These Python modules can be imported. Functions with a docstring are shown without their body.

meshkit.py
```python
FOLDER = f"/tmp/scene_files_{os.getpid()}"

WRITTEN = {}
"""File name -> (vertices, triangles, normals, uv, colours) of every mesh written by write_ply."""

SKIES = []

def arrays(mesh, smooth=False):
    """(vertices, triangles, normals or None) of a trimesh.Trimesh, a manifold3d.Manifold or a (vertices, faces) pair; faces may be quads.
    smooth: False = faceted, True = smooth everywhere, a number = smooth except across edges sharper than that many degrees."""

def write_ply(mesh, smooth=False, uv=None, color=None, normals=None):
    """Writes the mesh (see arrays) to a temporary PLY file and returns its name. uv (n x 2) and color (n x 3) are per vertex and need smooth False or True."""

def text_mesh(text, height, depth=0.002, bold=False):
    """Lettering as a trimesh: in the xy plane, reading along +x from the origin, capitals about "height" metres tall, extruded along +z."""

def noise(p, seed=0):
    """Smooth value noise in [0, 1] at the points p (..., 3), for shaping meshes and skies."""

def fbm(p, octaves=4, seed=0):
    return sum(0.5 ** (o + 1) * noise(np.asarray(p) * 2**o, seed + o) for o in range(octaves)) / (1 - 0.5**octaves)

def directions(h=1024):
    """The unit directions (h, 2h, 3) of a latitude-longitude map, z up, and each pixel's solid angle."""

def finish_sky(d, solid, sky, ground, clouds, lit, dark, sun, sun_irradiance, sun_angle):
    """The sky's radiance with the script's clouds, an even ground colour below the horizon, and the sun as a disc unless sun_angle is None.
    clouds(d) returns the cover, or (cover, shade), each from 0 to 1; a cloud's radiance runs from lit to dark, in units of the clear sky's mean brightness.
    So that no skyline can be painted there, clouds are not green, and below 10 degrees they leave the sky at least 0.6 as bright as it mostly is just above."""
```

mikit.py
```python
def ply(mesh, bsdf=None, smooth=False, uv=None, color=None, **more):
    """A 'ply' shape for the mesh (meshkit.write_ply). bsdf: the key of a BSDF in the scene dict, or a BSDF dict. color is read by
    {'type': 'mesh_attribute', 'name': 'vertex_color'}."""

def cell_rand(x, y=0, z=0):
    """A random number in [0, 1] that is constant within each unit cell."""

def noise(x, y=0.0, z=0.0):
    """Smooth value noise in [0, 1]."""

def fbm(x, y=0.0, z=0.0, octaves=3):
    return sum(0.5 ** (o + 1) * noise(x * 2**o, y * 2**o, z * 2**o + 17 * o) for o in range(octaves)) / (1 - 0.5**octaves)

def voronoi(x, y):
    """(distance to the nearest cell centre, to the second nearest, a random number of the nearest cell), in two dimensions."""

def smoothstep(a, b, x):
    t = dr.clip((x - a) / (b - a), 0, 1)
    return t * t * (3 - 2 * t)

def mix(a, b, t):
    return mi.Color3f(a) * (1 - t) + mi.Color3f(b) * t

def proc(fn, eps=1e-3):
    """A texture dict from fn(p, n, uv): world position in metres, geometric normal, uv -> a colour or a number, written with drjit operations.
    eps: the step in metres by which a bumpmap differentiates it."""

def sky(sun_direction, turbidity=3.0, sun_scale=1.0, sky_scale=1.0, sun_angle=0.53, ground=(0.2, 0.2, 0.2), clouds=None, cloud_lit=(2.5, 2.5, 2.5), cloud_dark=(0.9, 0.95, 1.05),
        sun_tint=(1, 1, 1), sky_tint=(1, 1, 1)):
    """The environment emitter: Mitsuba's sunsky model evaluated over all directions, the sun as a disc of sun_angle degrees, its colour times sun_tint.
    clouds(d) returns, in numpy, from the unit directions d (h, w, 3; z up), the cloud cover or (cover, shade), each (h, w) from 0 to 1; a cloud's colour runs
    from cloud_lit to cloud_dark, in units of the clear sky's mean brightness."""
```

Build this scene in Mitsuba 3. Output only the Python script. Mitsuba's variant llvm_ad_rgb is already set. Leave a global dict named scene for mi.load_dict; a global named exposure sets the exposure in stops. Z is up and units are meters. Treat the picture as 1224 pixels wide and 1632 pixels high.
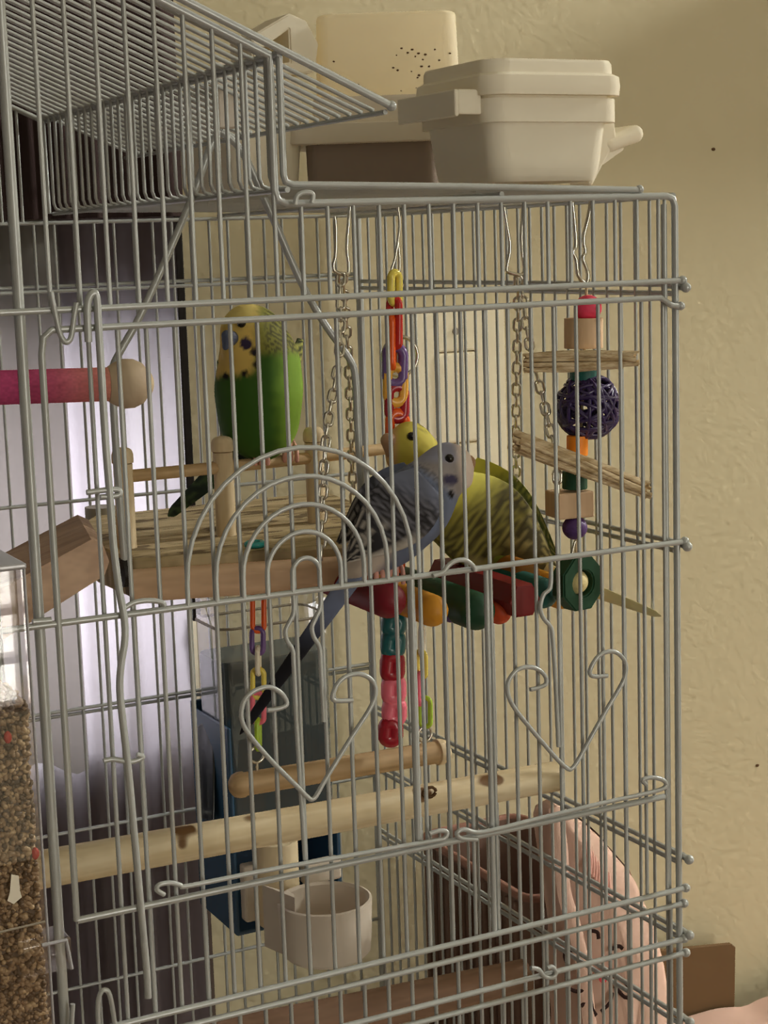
import math, random
import numpy as np, trimesh, manifold3d as m3, shapely.geometry as sg
import drjit as dr, mitsuba as mi, mikit
from mikit import proc, noise, fbm, smoothstep, mix

random.seed(7); RNG = np.random.default_rng(7)
T = mi.ScalarTransform4f
scene, labels = {}, {}

# ------------------------------------------------------------------ camera, light, exposure
FOC = 2759.7                                   # focal length in pixels of the 1224 x 1632 frame
CAM = np.array([-0.52638, -0.70524, -0.01842])
VIEW = np.array([[0.88836985, -0.4580026, -0.03213463],      # rows: image right, image down, forward
                 [-0.0985675, -0.12189241, -0.98763692],
                 [0.44842331, 0.88055429, -0.15342971]])
RIGHT, UP, FWD = VIEW[0], -VIEW[1], VIEW[2]
scene['camera'] = {'type': 'perspective', 'fov': 2 * math.degrees(math.atan(612 / FOC)), 'fov_axis': 'x', 'near_clip': 0.02, 'far_clip': 30.0,
                   'to_world': T().look_at(origin=CAM.tolist(), target=(CAM + FWD).tolist(), up=UP.tolist())}
exposure = 0.2
scene['room_light'] = {'type': 'constant', 'radiance': {'type': 'rgb', 'value': [0.36, 0.318, 0.212]}}
LAMP_POS, LAMP_R, LAMP_RAD = (2.3, -0.15, 0.95), 0.14, (232.0, 228.0, 204.0)   # warm ceiling lamp to the right
WIN_BACK_RAD = (2.6, 2.6, 2.65)               # overcast daylight in the window behind the curtain
WIN_ROOM_RAD = (8.4, 7.9, 7.0)                # daylight in the window behind the camera


def at(x, y, Y=None, X=None, Z=None):
    """The place on the plane Y (or X, or Z) that stands at this spot of the photograph: for measuring sizes."""
    d = VIEW.T @ np.array([(x - 612) / FOC, (y - 816) / FOC, 1.0])
    ax, v = (1, Y) if Y is not None else ((0, X) if X is not None else (2, Z))
    return CAM + (v - CAM[ax]) / d[ax] * d


def size(n, p):
    """n pixels of the photograph, in metres, at the place p."""
    return n * float(FWD @ (np.asarray(p) - CAM)) / FOC


# ------------------------------------------------------------------ materials
def lin(c):
    c = np.asarray(c, float) / 255.0
    return [float(x) for x in np.where(c <= 0.04045, c / 12.92, ((c + 0.055) / 1.055) ** 2.4)]


def rgb(c):
    return {'type': 'rgb', 'value': lin(c)}


def mat(name, c, rough=0.5, spec=0.5, metal=0.0, clear=0.0, tex=None, bump=None, bscale=0.001):
    b = {'type': 'principled', 'base_color': proc(tex) if tex else (rgb(c) if not isinstance(c, dict) else c), 'roughness': rough, 'metallic': metal}
    if not metal:
        b['specular'] = spec
    if clear:
        b['clearcoat'] = clear; b['clearcoat_gloss'] = 0.9
    if bump:
        b = {'type': 'bumpmap', 'arbitrary': proc(bump, eps=0.0005), 'scale': bscale, 'bsdf': b}
    scene[name] = {'type': 'twosided', 'bsdf': b}
    return name


def wood_tex(a, b, ax, freq):
    ca, cb = lin(a), lin(b)
    def fn(p, n, uv):
        q = [p.x, p.y, p.z]
        s = [freq * (0.06 if i == ax else 1.0) for i in range(3)]
        g = fbm(q[0] * s[0], q[1] * s[1], q[2] * s[2], 3)
        f = noise(q[0] * s[0] * 4, q[1] * s[1] * 4, q[2] * s[2] * 4)
        return mix(ca, cb, smoothstep(0.3, 0.75, g * 0.75 + f * 0.25))
    return fn


def wall_tex(p, n, uv):
    g = fbm(p.x * 9, p.y * 9, p.z * 9, 3)
    return mix(lin((190, 180, 150)), lin((198, 188, 158)), g)


def wall_bump(p, n, uv):
    return fbm(p.x * 260, p.y * 260, p.z * 260, 2)


def platform_tex(p, n, uv):
    g = fbm(p.x * 30, p.y * 260, p.z * 60, 3)
    d = smoothstep(0.55, 0.7, fbm(p.x * 55, p.y * 120, 3.0, 3))
    return mix(mix(lin((188, 170, 136)), lin((150, 132, 98)), smoothstep(0.3, 0.7, g)), lin((88, 72, 50)), d * 0.8)


def perch_tex(p, n, uv):
    g = fbm(p.x * 14, p.y * 160, p.z * 160, 3)
    k = smoothstep(0.74, 0.8, fbm(p.x * 60, p.y * 60, p.z * 60, 2))
    return mix(mix(lin((226, 212, 182)), lin((206, 188, 152)), smoothstep(0.3, 0.7, g)), lin((110, 80, 48)), k)


def pink_tex(p, n, uv):
    c = p.x
    a = mix(lin((172, 70, 112)), lin((196, 130, 114)), smoothstep(-0.318, -0.268, c))
    b = mix(a, lin((222, 196, 158)), smoothstep(-0.282, -0.268, c))
    return b * (0.85 + 0.3 * noise(p.x * 900, p.y * 900, p.z * 900))


def rust_noise(p, n, uv):
    return mix(lin((164, 168, 169)), lin((176, 180, 180)), noise(p.x * 60, p.y * 60, p.z * 60))


def cloth_tex(p, n, uv):
    g = fbm(p.x * 22, p.y * 22, p.z * 22, 3)
    return mix(lin((196, 164, 150)), lin((208, 176, 162)), g)


def cloth_bump(p, n, uv):
    return noise(p.x * 900, p.y * 900, p.z * 900)


def curtain_tex(p, n, uv):
    g = fbm(p.x * 40, p.y * 10, p.z * 6, 2)
    return mix(lin((196, 188, 198)), lin((206, 200, 206)), g)


mat('m_wall', None, 0.75, 0.3, tex=wall_tex, bump=wall_bump, bscale=0.00045)
mat('m_wall_light_cut', (96, 84, 78), 0.8, 0.1)  # dark tone chosen to swallow ambient and bounced light
mat('m_loose', (104, 94, 88), 0.8, 0.1)
mat('m_valance', (62, 50, 50), 0.9, 0.05)
scene['m_wire'] = {'type': 'twosided', 'bsdf': {'type': 'principled', 'base_color': proc(rust_noise), 'roughness': 0.3, 'metallic': 0.18, 'specular': 0.5, 'clearcoat': 0.7, 'clearcoat_gloss': 0.9}}
mat('m_chrome', (228, 225, 216), 0.08, metal=1.0)
mat('m_dark_metal', (70, 66, 62), 0.35, metal=0.8)
mat('m_plank', None, 0.7, 0.2, tex=platform_tex)
mat('m_wood_pale', None, 0.6, 0.3, tex=wood_tex((218, 200, 168), (196, 174, 138), 2, 170))
mat('m_wood_rail', None, 0.6, 0.3, tex=wood_tex((200, 172, 132), (172, 142, 104), 0, 170))
mat('m_perch', None, 0.6, 0.3, tex=perch_tex)
mat('m_wood_mid', None, 0.55, 0.35, tex=wood_tex((196, 168, 130), (166, 138, 102), 0, 140))
mat('m_wood_brown', None, 0.6, 0.3, tex=wood_tex((212, 180, 150), (194, 162, 132), 0, 120))
mat('m_wood_dark', None, 0.6, 0.3, tex=wood_tex((138, 108, 88), (118, 92, 74), 0, 120))
mat('m_wood_ramp', None, 0.6, 0.3, tex=wood_tex((166, 138, 114), (148, 120, 98), 0, 120))
mat('m_wood_ball', None, 0.6, 0.3, tex=wood_tex((190, 172, 148), (176, 156, 132), 2, 90))
mat('m_gloss_dark', (20, 34, 44), 0.1, 0.6, clear=1.0)
mat('m_seed_pale', (196, 178, 146), 0.5, 0.4)
mat('m_painted_glint', (232, 236, 244), 0.1, 0.8, clear=1.0)  # near-white colour that paints the daylight glint on a clear edge
mat('m_wood_slab', None, 0.6, 0.3, tex=wood_tex((212, 182, 150), (196, 164, 130), 2, 120))
mat('m_pink_perch', None, 0.9, 0.1, tex=pink_tex)
mat('m_plate', (232, 224, 200), 0.4, 0.5)
scene['m_white_plastic'] = {'type': 'principledthin', 'base_color': rgb((246, 240, 224)), 'roughness': 0.4, 'diff_trans': 0.4, 'spec_trans': 0.0, 'eta': 1.45}
scene['m_cream_plastic'] = {'type': 'principledthin', 'base_color': rgb((252, 244, 222)), 'roughness': 0.4, 'diff_trans': 0.85, 'spec_trans': 0.0, 'eta': 1.45}
mat('m_tray', (226, 220, 206), 0.5, 0.4)
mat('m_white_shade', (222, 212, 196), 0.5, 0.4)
mat('m_tub_shaded', (138, 122, 112), 0.5, 0.4)  # tub plastic darkened, its shade held in the colour
mat('m_cup', (202, 192, 180), 0.4, 0.5)
mat('m_cup_inside', (214, 198, 166), 0.5, 0.4)
mat('m_teal_dark', (44, 62, 70), 0.3, 0.5)
mat('m_blue_plastic', (44, 78, 108), 0.28, 0.5, clear=0.4)
mat('m_black', (24, 20, 18), 0.5, 0.3)
mat('m_trim_dark', (30, 25, 22), 0.6, 0.2)
mat('m_sill', (196, 190, 190), 0.5, 0.4)
mat('m_rattan', (44, 28, 82), 0.28, 0.6, clear=0.5)
mat('m_sisal', None, 0.85, 0.1, tex=wood_tex((222, 204, 172), (184, 160, 122), 0, 300))
mat('m_pink_cloth', None, 0.9, 0.1, tex=cloth_tex, bump=cloth_bump, bscale=0.0003)
mat('m_bag_rib', (206, 160, 150), 0.9, 0.1)
mat('m_bag_shade', (126, 102, 92), 0.9, 0.1)  # dark colour carries the shade on the pink bag's left side
mat('m_bag_shade_rim', (150, 112, 100), 0.8, 0.1)
mat('m_ink', (48, 32, 30), 0.8, 0.1)
mat('m_red_dot', (214, 84, 96), 0.8, 0.1)
mat('m_board', (108, 86, 62), 0.8, 0.1)
mat('m_bench', (150, 120, 96), 0.7, 0.2)
mat('m_floor', (120, 92, 68), 0.5, 0.3)
mat('m_seed_a', (140, 116, 90), 0.5, 0.4)
mat('m_seed_b', (90, 72, 54), 0.5, 0.4)
mat('m_seed_c', (172, 148, 116), 0.5, 0.4)
mat('m_seed_red', (170, 52, 40), 0.5, 0.4)
mat('m_paper', (228, 222, 208), 0.8, 0.1)
mat('m_speck', (92, 70, 48), 0.9, 0.1)
mat('m_beak', (168, 132, 104), 0.4, 0.4)
mat('m_beak_blue', (70, 78, 100), 0.4, 0.4)
mat('m_foot', (214, 160, 148), 0.6, 0.3)
mat('m_eye', (10, 8, 8), 0.12, 0.6)
mat('m_grey_wash', (140, 132, 118), 0.5, 0.4)
for nm, c in dict(red=(190, 34, 30), orange=(236, 96, 30), purple=(106, 78, 142), yellow=(232, 214, 96), gold=(240, 178, 72), crimson=(164, 22, 44), white=(240, 234, 214),
                  pink=(238, 116, 138), green=(170, 206, 60), teal=(20, 98, 104), mint=(40, 150, 150)).items():
    mat('m_plastic_' + nm, c, 0.22, 0.5, clear=0.5)
for nm, c in dict(crimson=(116, 18, 34), amber=(202, 140, 40), green=(22, 66, 44), orange=(190, 70, 32), darkred=(118, 22, 24), ochre=(150, 96, 32), pink=(238, 72, 108),
                  purple=(84, 56, 116), tangerine=(240, 140, 34), cream=(232, 216, 160), teal=(20, 86, 80), pale_green=(150, 170, 120)).items():
    mat('m_dyed_' + nm, c, 0.5, 0.4, tex=None)
scene['m_feather'] = {'type': 'twosided', 'bsdf': {'type': 'principled', 'base_color': {'type': 'mesh_attribute', 'name': 'vertex_color'}, 'roughness': 0.75, 'specular': 0.25, 'sheen': 0.25}}
scene['m_clear_edge'] = {'type': 'twosided', 'bsdf': {'type': 'principled', 'base_color': rgb((150, 150, 156)), 'roughness': 0.12, 'specular': 0.8, 'clearcoat': 1.0}}
scene['m_clear'] = {'type': 'thindielectric', 'int_ior': 1.5}
scene['m_curtain'] = {'type': 'principledthin', 'base_color': proc(curtain_tex), 'roughness': 0.8, 'diff_trans': 1.9, 'spec_trans': 0.0}


scene['m_net'] = {'type': 'principledthin', 'base_color': rgb((184, 181, 172)), 'roughness': 0.8, 'diff_trans': 1.5, 'spec_trans': 0.0}


# ------------------------------------------------------------------ helpers for shapes
def put(key, mesh, bsdf, smooth=35, color=None, **more):
    """One entry of the scene; a key that is taken gets the next three-digit number."""
    if key in scene:
        n = 1
        while f'{key}_{n:03d}' in scene:
            n += 1
        key = f'{key}_{n:03d}'
    scene[key] = {**mesh, **more} if isinstance(mesh, dict) else mikit.ply(mesh, bsdf, smooth=smooth, **({'color': color} if color is not None else {}), **more)
    return key


def shared(mesh, bsdf, smooth=35):
    return mikit.ply(mesh, bsdf, smooth=smooth)


def tag(key, label=None, cat=None, group=None, kind=None):
    labels[key] = {k: v for k, v in dict(label=label, category=cat, group=group, kind=kind).items() if v}


def numbered(name):
    key, n = name, 0
    while key in labels:
        n += 1; key = f'{name}_{n:03d}'
    return key


def thing(name, label, cat, group=None):
    key = numbered(name); tag(key, label, cat, group)
    return key


def join(*ms):
    out = []
    for m in ms:
        out.extend(m if isinstance(m, (list, tuple)) else [m])
    return trimesh.util.concatenate(out)


def unit(v):
    v = np.asarray(v, float); return v / np.linalg.norm(v)


def curve(pts, k=6, closed=False):
    """Catmull-Rom through the points."""
    P = [np.asarray(p, float) for p in pts]; n = len(P); out = []
    for i in range(n if closed else n - 1):
        a, b, c, d = [P[j % n] if closed else P[min(max(j, 0), n - 1)] for j in (i - 1, i, i + 1, i + 2)]
        for t in np.arange(k) / k:
            out.append(0.5 * (2 * b + (c - a) * t + (2 * a - 5 * b + 4 * c - d) * t * t + (3 * b - a - 3 * c + d) * t ** 3))
    if not closed:
        out.append(P[-1])
    return np.array(out)


def tube(pts, r, n=8, closed=False, flat=None, up=None):
    """A tube along pts; r a number or one per point; flat = (axis, ratio) squeezes the section along the axis."""
    P = np.asarray(pts, float); k = len(P)
    R = np.full(k, r) if np.isscalar(r) else np.asarray(r, float)
    if closed:
        tan = np.roll(P, -1, 0) - np.roll(P, 1, 0)
    else:
        tan = np.gradient(P, axis=0)
    tan /= np.linalg.norm(tan, axis=1, keepdims=True) + 1e-12
    u = np.cross(tan[0], up if up is not None else ([0, 0, 1] if abs(tan[0][2]) < 0.9 else [1, 0, 0])); u /= np.linalg.norm(u)
    V = []
    a = np.arange(n) / n * 2 * np.pi
    for i in range(k):
        u = u - tan[i] * (u @ tan[i]); u /= np.linalg.norm(u); w = np.cross(tan[i], u)
        ring = R[i] * (np.cos(a)[:, None] * u + np.sin(a)[:, None] * w)
        if flat is not None:
            ax = unit(flat[0]); ring = ring - np.outer(ring @ ax, ax) * (1 - flat[1])
        V.append(P[i] + ring)
    V = np.vstack(V); F = []
    for i in range(k if closed else k - 1):
        o, q = i * n, ((i + 1) % k) * n
        for j in range(n):
            b = (j + 1) % n
            F += [[o + j, o + b, q + b], [o + j, q + b, q + j]]
    if not closed:
        V = np.vstack([V, P[:1], P[-1:]]); c0, c1 = len(V) - 2, len(V) - 1
        for j in range(n):
            b = (j + 1) % n
            F += [[c0, b, j], [c1, (k - 1) * n + j, (k - 1) * n + b]]
    m = trimesh.Trimesh(V, F, process=False); m.fix_normals()
    return m


def wire(a, b, r=0.0011, n=8):
    return tube([a, b], r, n)


def dowel(a, b, r, n=28, bevel=0.12, r2=None):
    """A round bar with eased ends."""
    a, b = np.asarray(a, float), np.asarray(b, float); L = np.linalg.norm(b - a); d = (b - a) / L; r2 = r2 or r
    e = bevel * r
    ts = [0, e * 0.3, e, L * 0.25, L * 0.5, L * 0.75, L - e, L - e * 0.3, L]
    rs = [r * (1 - bevel), r * (1 - bevel * 0.3), r, r + (r2 - r) * 0.25, (r + r2) / 2, r + (r2 - r) * 0.75, r2, r2 * (1 - bevel * 0.3), r2 * (1 - bevel)]
    return tube([a + d * t for t in ts], rs, n)


def capsule(a, b, r, n=24, r2=None):
    a, b = np.asarray(a, float), np.asarray(b, float); L = np.linalg.norm(b - a); d = (b - a) / L; r2 = r2 or r
    k = 6; P, R = [], []
    for i in range(k + 1):
        t = i / k * math.pi / 2; P.append(a - d * r * math.cos(t)); R.append(max(r * math.sin(t), r * 0.02))
    for i in range(k, -1, -1):
        t = i / k * math.pi / 2; P.append(b + d * r2 * math.cos(t)); R.append(max(r2 * math.sin(t), r2 * 0.02))
    return tube(P, R, n)


def ball(c, r, sub=3, sc=(1, 1, 1)):
    s = trimesh.creation.icosphere(subdivisions=sub, radius=1.0); s.apply_scale([r * x for x in sc]); s.apply_translation(c); return s


def frame(ex, ey, ez, o):
    M = np.eye(4); M[:3, 0], M[:3, 1], M[:3, 2], M[:3, 3] = ex, ey, ez, o; return M


def prism(poly, h, M=None, bevel=0.0):
    """Extrudes a shapely polygon along +z of M, edges eased by bevel."""
    if bevel:
        a = trimesh.creation.extrude_polygon(poly.buffer(-bevel), h, engine='earcut')
        b = trimesh.creation.extrude_polygon(poly, h - 2 * bevel, engine='earcut'); b.apply_translation([0, 0, bevel])
        m = man(a) ; q = man(b)
        pts = np.vstack([a.vertices, b.vertices])
        if poly.convex_hull.area - poly.area < 1e-9 and not poly.interiors:
            mm = m3.Manifold.hull_points(pts); x = mm.to_mesh(); out = trimesh.Trimesh(x.vert_properties[:, :3], x.tri_verts, process=False)
        else:
            x = (m + q).to_mesh(); out = trimesh.Trimesh(x.vert_properties[:, :3], x.tri_verts, process=False)
    else:
        out = trimesh.creation.extrude_polygon(poly, h, engine='earcut')
    if M is not None:
        out.apply_transform(M)
    return out


def man(t):
    t = t.copy(); t.merge_vertices()
    return m3.Manifold(m3.Mesh(np.asarray(t.vertices, np.float32), np.asarray(t.faces, np.uint32)))


def rbox(lo, hi, r=0.002):
    """A box with rounded edges."""
    lo, hi = np.asarray(lo, float), np.asarray(hi, float); s = trimesh.creation.icosphere(subdivisions=1, radius=r).vertices
    pts = [s + np.where([i & 1, i & 2, i & 4], hi - r, lo + r) for i in range(8)]
    x = m3.Manifold.hull_points(np.vstack(pts)).to_mesh()
    return trimesh.Trimesh(x.vert_properties[:, :3], x.tri_verts, process=False)


def hullof(pts):
    x = m3.Manifold.hull_points(np.asarray(pts, float)).to_mesh()
    return trimesh.Trimesh(x.vert_properties[:, :3], x.tri_verts, process=False)


def rrect(w, d, r, n=6):
    return sg.box(-w / 2 + r, -d / 2 + r, w / 2 - r, d / 2 - r).buffer(r, quad_segs=n)


def loft(sections, cap0=True, cap1=True):
    """Sections: arrays (n, 3) of equal length."""
    n = len(sections[0]); V = np.vstack(sections); F = []
    for i in range(len(sections) - 1):
        for j in range(n):
            b = (j + 1) % n; o, q = i * n, (i + 1) * n
            F += [[o + j, o + b, q + b], [o + j, q + b, q + j]]
    extra = []
    if cap0:
        extra.append(np.mean(sections[0], 0)); c = len(V) + len(extra) - 1
        F += [[c, (j + 1) % n, j] for j in range(n)]
    if cap1:
        extra.append(np.mean(sections[-1], 0)); c = len(V) + len(extra) - 1; o = (len(sections) - 1) * n
        F += [[c, o + j, o + (j + 1) % n] for j in range(n)]
    if extra:
        V = np.vstack([V, extra])
    m = trimesh.Trimesh(V, F, process=False); m.fix_normals(); return m


def ring_pts(w, d, r, z, cx=0.0, cy=0.0, n=6):
    p = np.array(rrect(w, d, r, n).exterior.coords)[:-1]
    return np.column_stack([p[:, 0] + cx, p[:, 1] + cy, np.full(len(p), z)])


def link_mesh(L, W, r, n=8, seg=20):
    """A chain link along z in the xz plane: outside length L, outside width W, wire radius r."""
    hw, hl = W / 2 - r, L / 2 - r; st = max(hl - hw, 0); P = []
    for i in range(seg):
        a = 2 * math.pi * i / seg; P.append([hw * math.sin(a), 0, hw * math.cos(a) + (st if math.cos(a) >= 0 else -st)])
    return tube(P, r, n, closed=True, up=[0, 1, 0])


def align(p, d, roll):
    """Puts local z along d at p, turned by roll (degrees) about it."""
    d = unit(d); x = np.cross([0, 1, 0], d)
    x = unit(x if np.linalg.norm(x) > 1e-3 else [1, 0, 0]); y = np.cross(d, x); a = math.radians(roll)
    x, y = math.cos(a) * x + math.sin(a) * y, -math.sin(a) * x + math.cos(a) * y
    return T(frame(x, y, d, p).tolist())


def chain(parent, pts, pitch, mesh, name='link', first=0, jitter=8):
    P = curve(pts, 8); s = np.concatenate([[0], np.cumsum(np.linalg.norm(np.diff(P, axis=0), axis=1))])
    for i, t in enumerate(np.arange(pitch * 0.4, s[-1], pitch)):
        p = np.array([np.interp(t, s, P[:, k]) for k in range(3)]); q = np.array([np.interp(min(t + 1e-4, s[-1]), s, P[:, k]) - np.interp(t - 1e-4, s, P[:, k]) for k in range(3)])
        put(f'{parent}__{name}', mesh, None, to_world=align(p, q, 90 * ((i + first) % 2) + 35 + RNG.uniform(-jitter, jitter)))


# ------------------------------------------------------------------ the setting
WALL = 0.400
TABLE = -0.700
wall_parts = [([-0.112, WALL, -1.4], [3.2, WALL + 0.1, 1.5])]
wall_window = [([-1.9, WALL, -0.075], [-0.112, WALL + 0.1, 1.5]), ([-1.9, WALL, -1.4], [-0.112, WALL + 0.1, -0.345]), ([-1.9, WALL, -0.345], [-1.0, WALL + 0.1, -0.075])]
put('wall_back', join([trimesh.creation.box(bounds=b) for b in wall_parts]), 'm_wall', smooth=False); tag('wall_back', kind='structure')
put('wall_window', join([trimesh.creation.box(bounds=b) for b in wall_window]), 'm_wall_light_cut', smooth=False); tag('wall_window', 'wall round the curtained window, darkened to cut bounced light', kind='structure')
for x, y in ((1137, 238), (1207, 1220)):
    p = at(x, y, Y=WALL - 0.0004); put('wall_back__chip', ball(p, 0.0016, 1, (1.2, 0.25, 0.8)), 'm_speck')
put('floor', trimesh.creation.box(bounds=[[-1.9, -3.2, -1.5], [3.2, WALL + 0.1, -1.4]]), 'm_floor', smooth=False); tag('floor', kind='structure')
# dark strip that edges the curtained window
TZ = float(at(303, 985, Y=WALL)[2])
put('trim_1', rbox([-0.1185, WALL - 0.012, TZ], [-0.1125, WALL + 0.004, 1.2], 0.001), 'm_trim_dark'); tag('trim_1', 'dark narrow strip edging the curtained window', kind='structure')
put('added_wall_left', trimesh.creation.box(bounds=[[-1.9, -3.2, -1.4], [-1.8, WALL + 0.1, 2.4]]), 'm_wall_light_cut', smooth=False); tag('added_wall_left', kind='structure')  # unseen dark wall added to block ambient light from the left
tp = [at(x, y, Y=WALL - 0.008) for x, y in ((281, 990), (286, 984), (300, 986), (306, 1010), (308, 1110), (296, 1106), (286, 1060), (284, 1030), (275, 1022), (276, 1012), (282, 1012))]
put('trim_1__loose_end', prism(sg.Polygon([(p[0], p[2]) for p in tp]), 0.003, frame([1, 0, 0], [0, 0, 1], [0, -1, 0], [0, WALL - 0.006, 0])), 'm_loose', smooth=False); tag('trim_1__loose_end', 'grey torn lower end')
# the window behind the curtain
put('window_1', join([rbox([-1.0, WALL + 0.055, z - 0.012], [-0.112, WALL + 0.085, z + 0.012], 0.003) for z in (-0.087, -0.335)] + [rbox([x - 0.012, WALL + 0.055, -0.345], [x + 0.012, WALL + 0.085, -0.075], 0.003) for x in (-0.124, -0.99, -0.55)]), 'm_sill')
tag('window_1', 'small window behind the lavender curtain', kind='structure')
q = trimesh.Trimesh([[-1.0, WALL + 0.088, -0.345], [-0.112, WALL + 0.088, -0.345], [-0.112, WALL + 0.088, -0.075], [-1.0, WALL + 0.088, -0.075]], [[0, 1, 2], [0, 2, 3]], process=False)
scene['window_1__pane'] = mikit.ply(q, {'type': 'diffuse', 'reflectance': {'type': 'rgb', 'value': 0.1}}, emitter={'type': 'area', 'radiance': {'type': 'rgb', 'value': list(WIN_BACK_RAD)}})
# the room's window behind the camera
wx0, wx1, wy, wz0, wz1 = 0.125, 0.645, -2.9, -0.945, 0.905
bars = [rbox([wx0 - 0.05, wy, z - 0.008], [wx1 + 0.05, wy + 0.05, z + 0.008], 0.004) for z in np.linspace(wz0, wz1, 19)] + [rbox([x - 0.007, wy, wz0], [x + 0.007, wy + 0.05, wz1], 0.004) for x in np.linspace(wx0, wx1, 5)]
put('window_2', join(bars), 'm_sill'); tag('window_2', 'window with glazing bars behind the viewer', kind='structure')
q = trimesh.Trimesh([[wx0, wy, wz0], [wx1, wy, wz0], [wx1, wy, wz1], [wx0, wy, wz1]], [[0, 2, 1], [0, 3, 2]], process=False)
if q.face_normals[0][1] < 0: q.invert()
scene['window_2__pane'] = mikit.ply(q, {'type': 'diffuse', 'reflectance': {'type': 'rgb', 'value': 0.1}}, emitter={'type': 'area', 'radiance': {'type': 'rgb', 'value': list(WIN_ROOM_RAD)}})

# ceiling lamp to the right, outside the frame
lamp = thing('ceiling_lamp', 'round warm globe lamp hanging from a cord at the right', 'lamp')
scene[lamp + '__globe'] = mikit.ply(trimesh.creation.icosphere(subdivisions=3, radius=LAMP_R).apply_translation(LAMP_POS), {'type': 'diffuse'}, smooth=True, emitter={'type': 'area', 'radiance': {'type': 'rgb', 'value': list(LAMP_RAD)}})
put(lamp + '__cord', dowel(np.add(LAMP_POS, (0, 0, LAMP_R + 0.03)), np.add(LAMP_POS, (0, 0, 1.2)), 0.004, 10), 'm_black')
put(lamp + '__cap', dowel(np.add(LAMP_POS, (0, 0, LAMP_R - 0.01)), np.add(LAMP_POS, (0, 0, LAMP_R + 0.04)), 0.04, 24), 'm_black')

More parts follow.
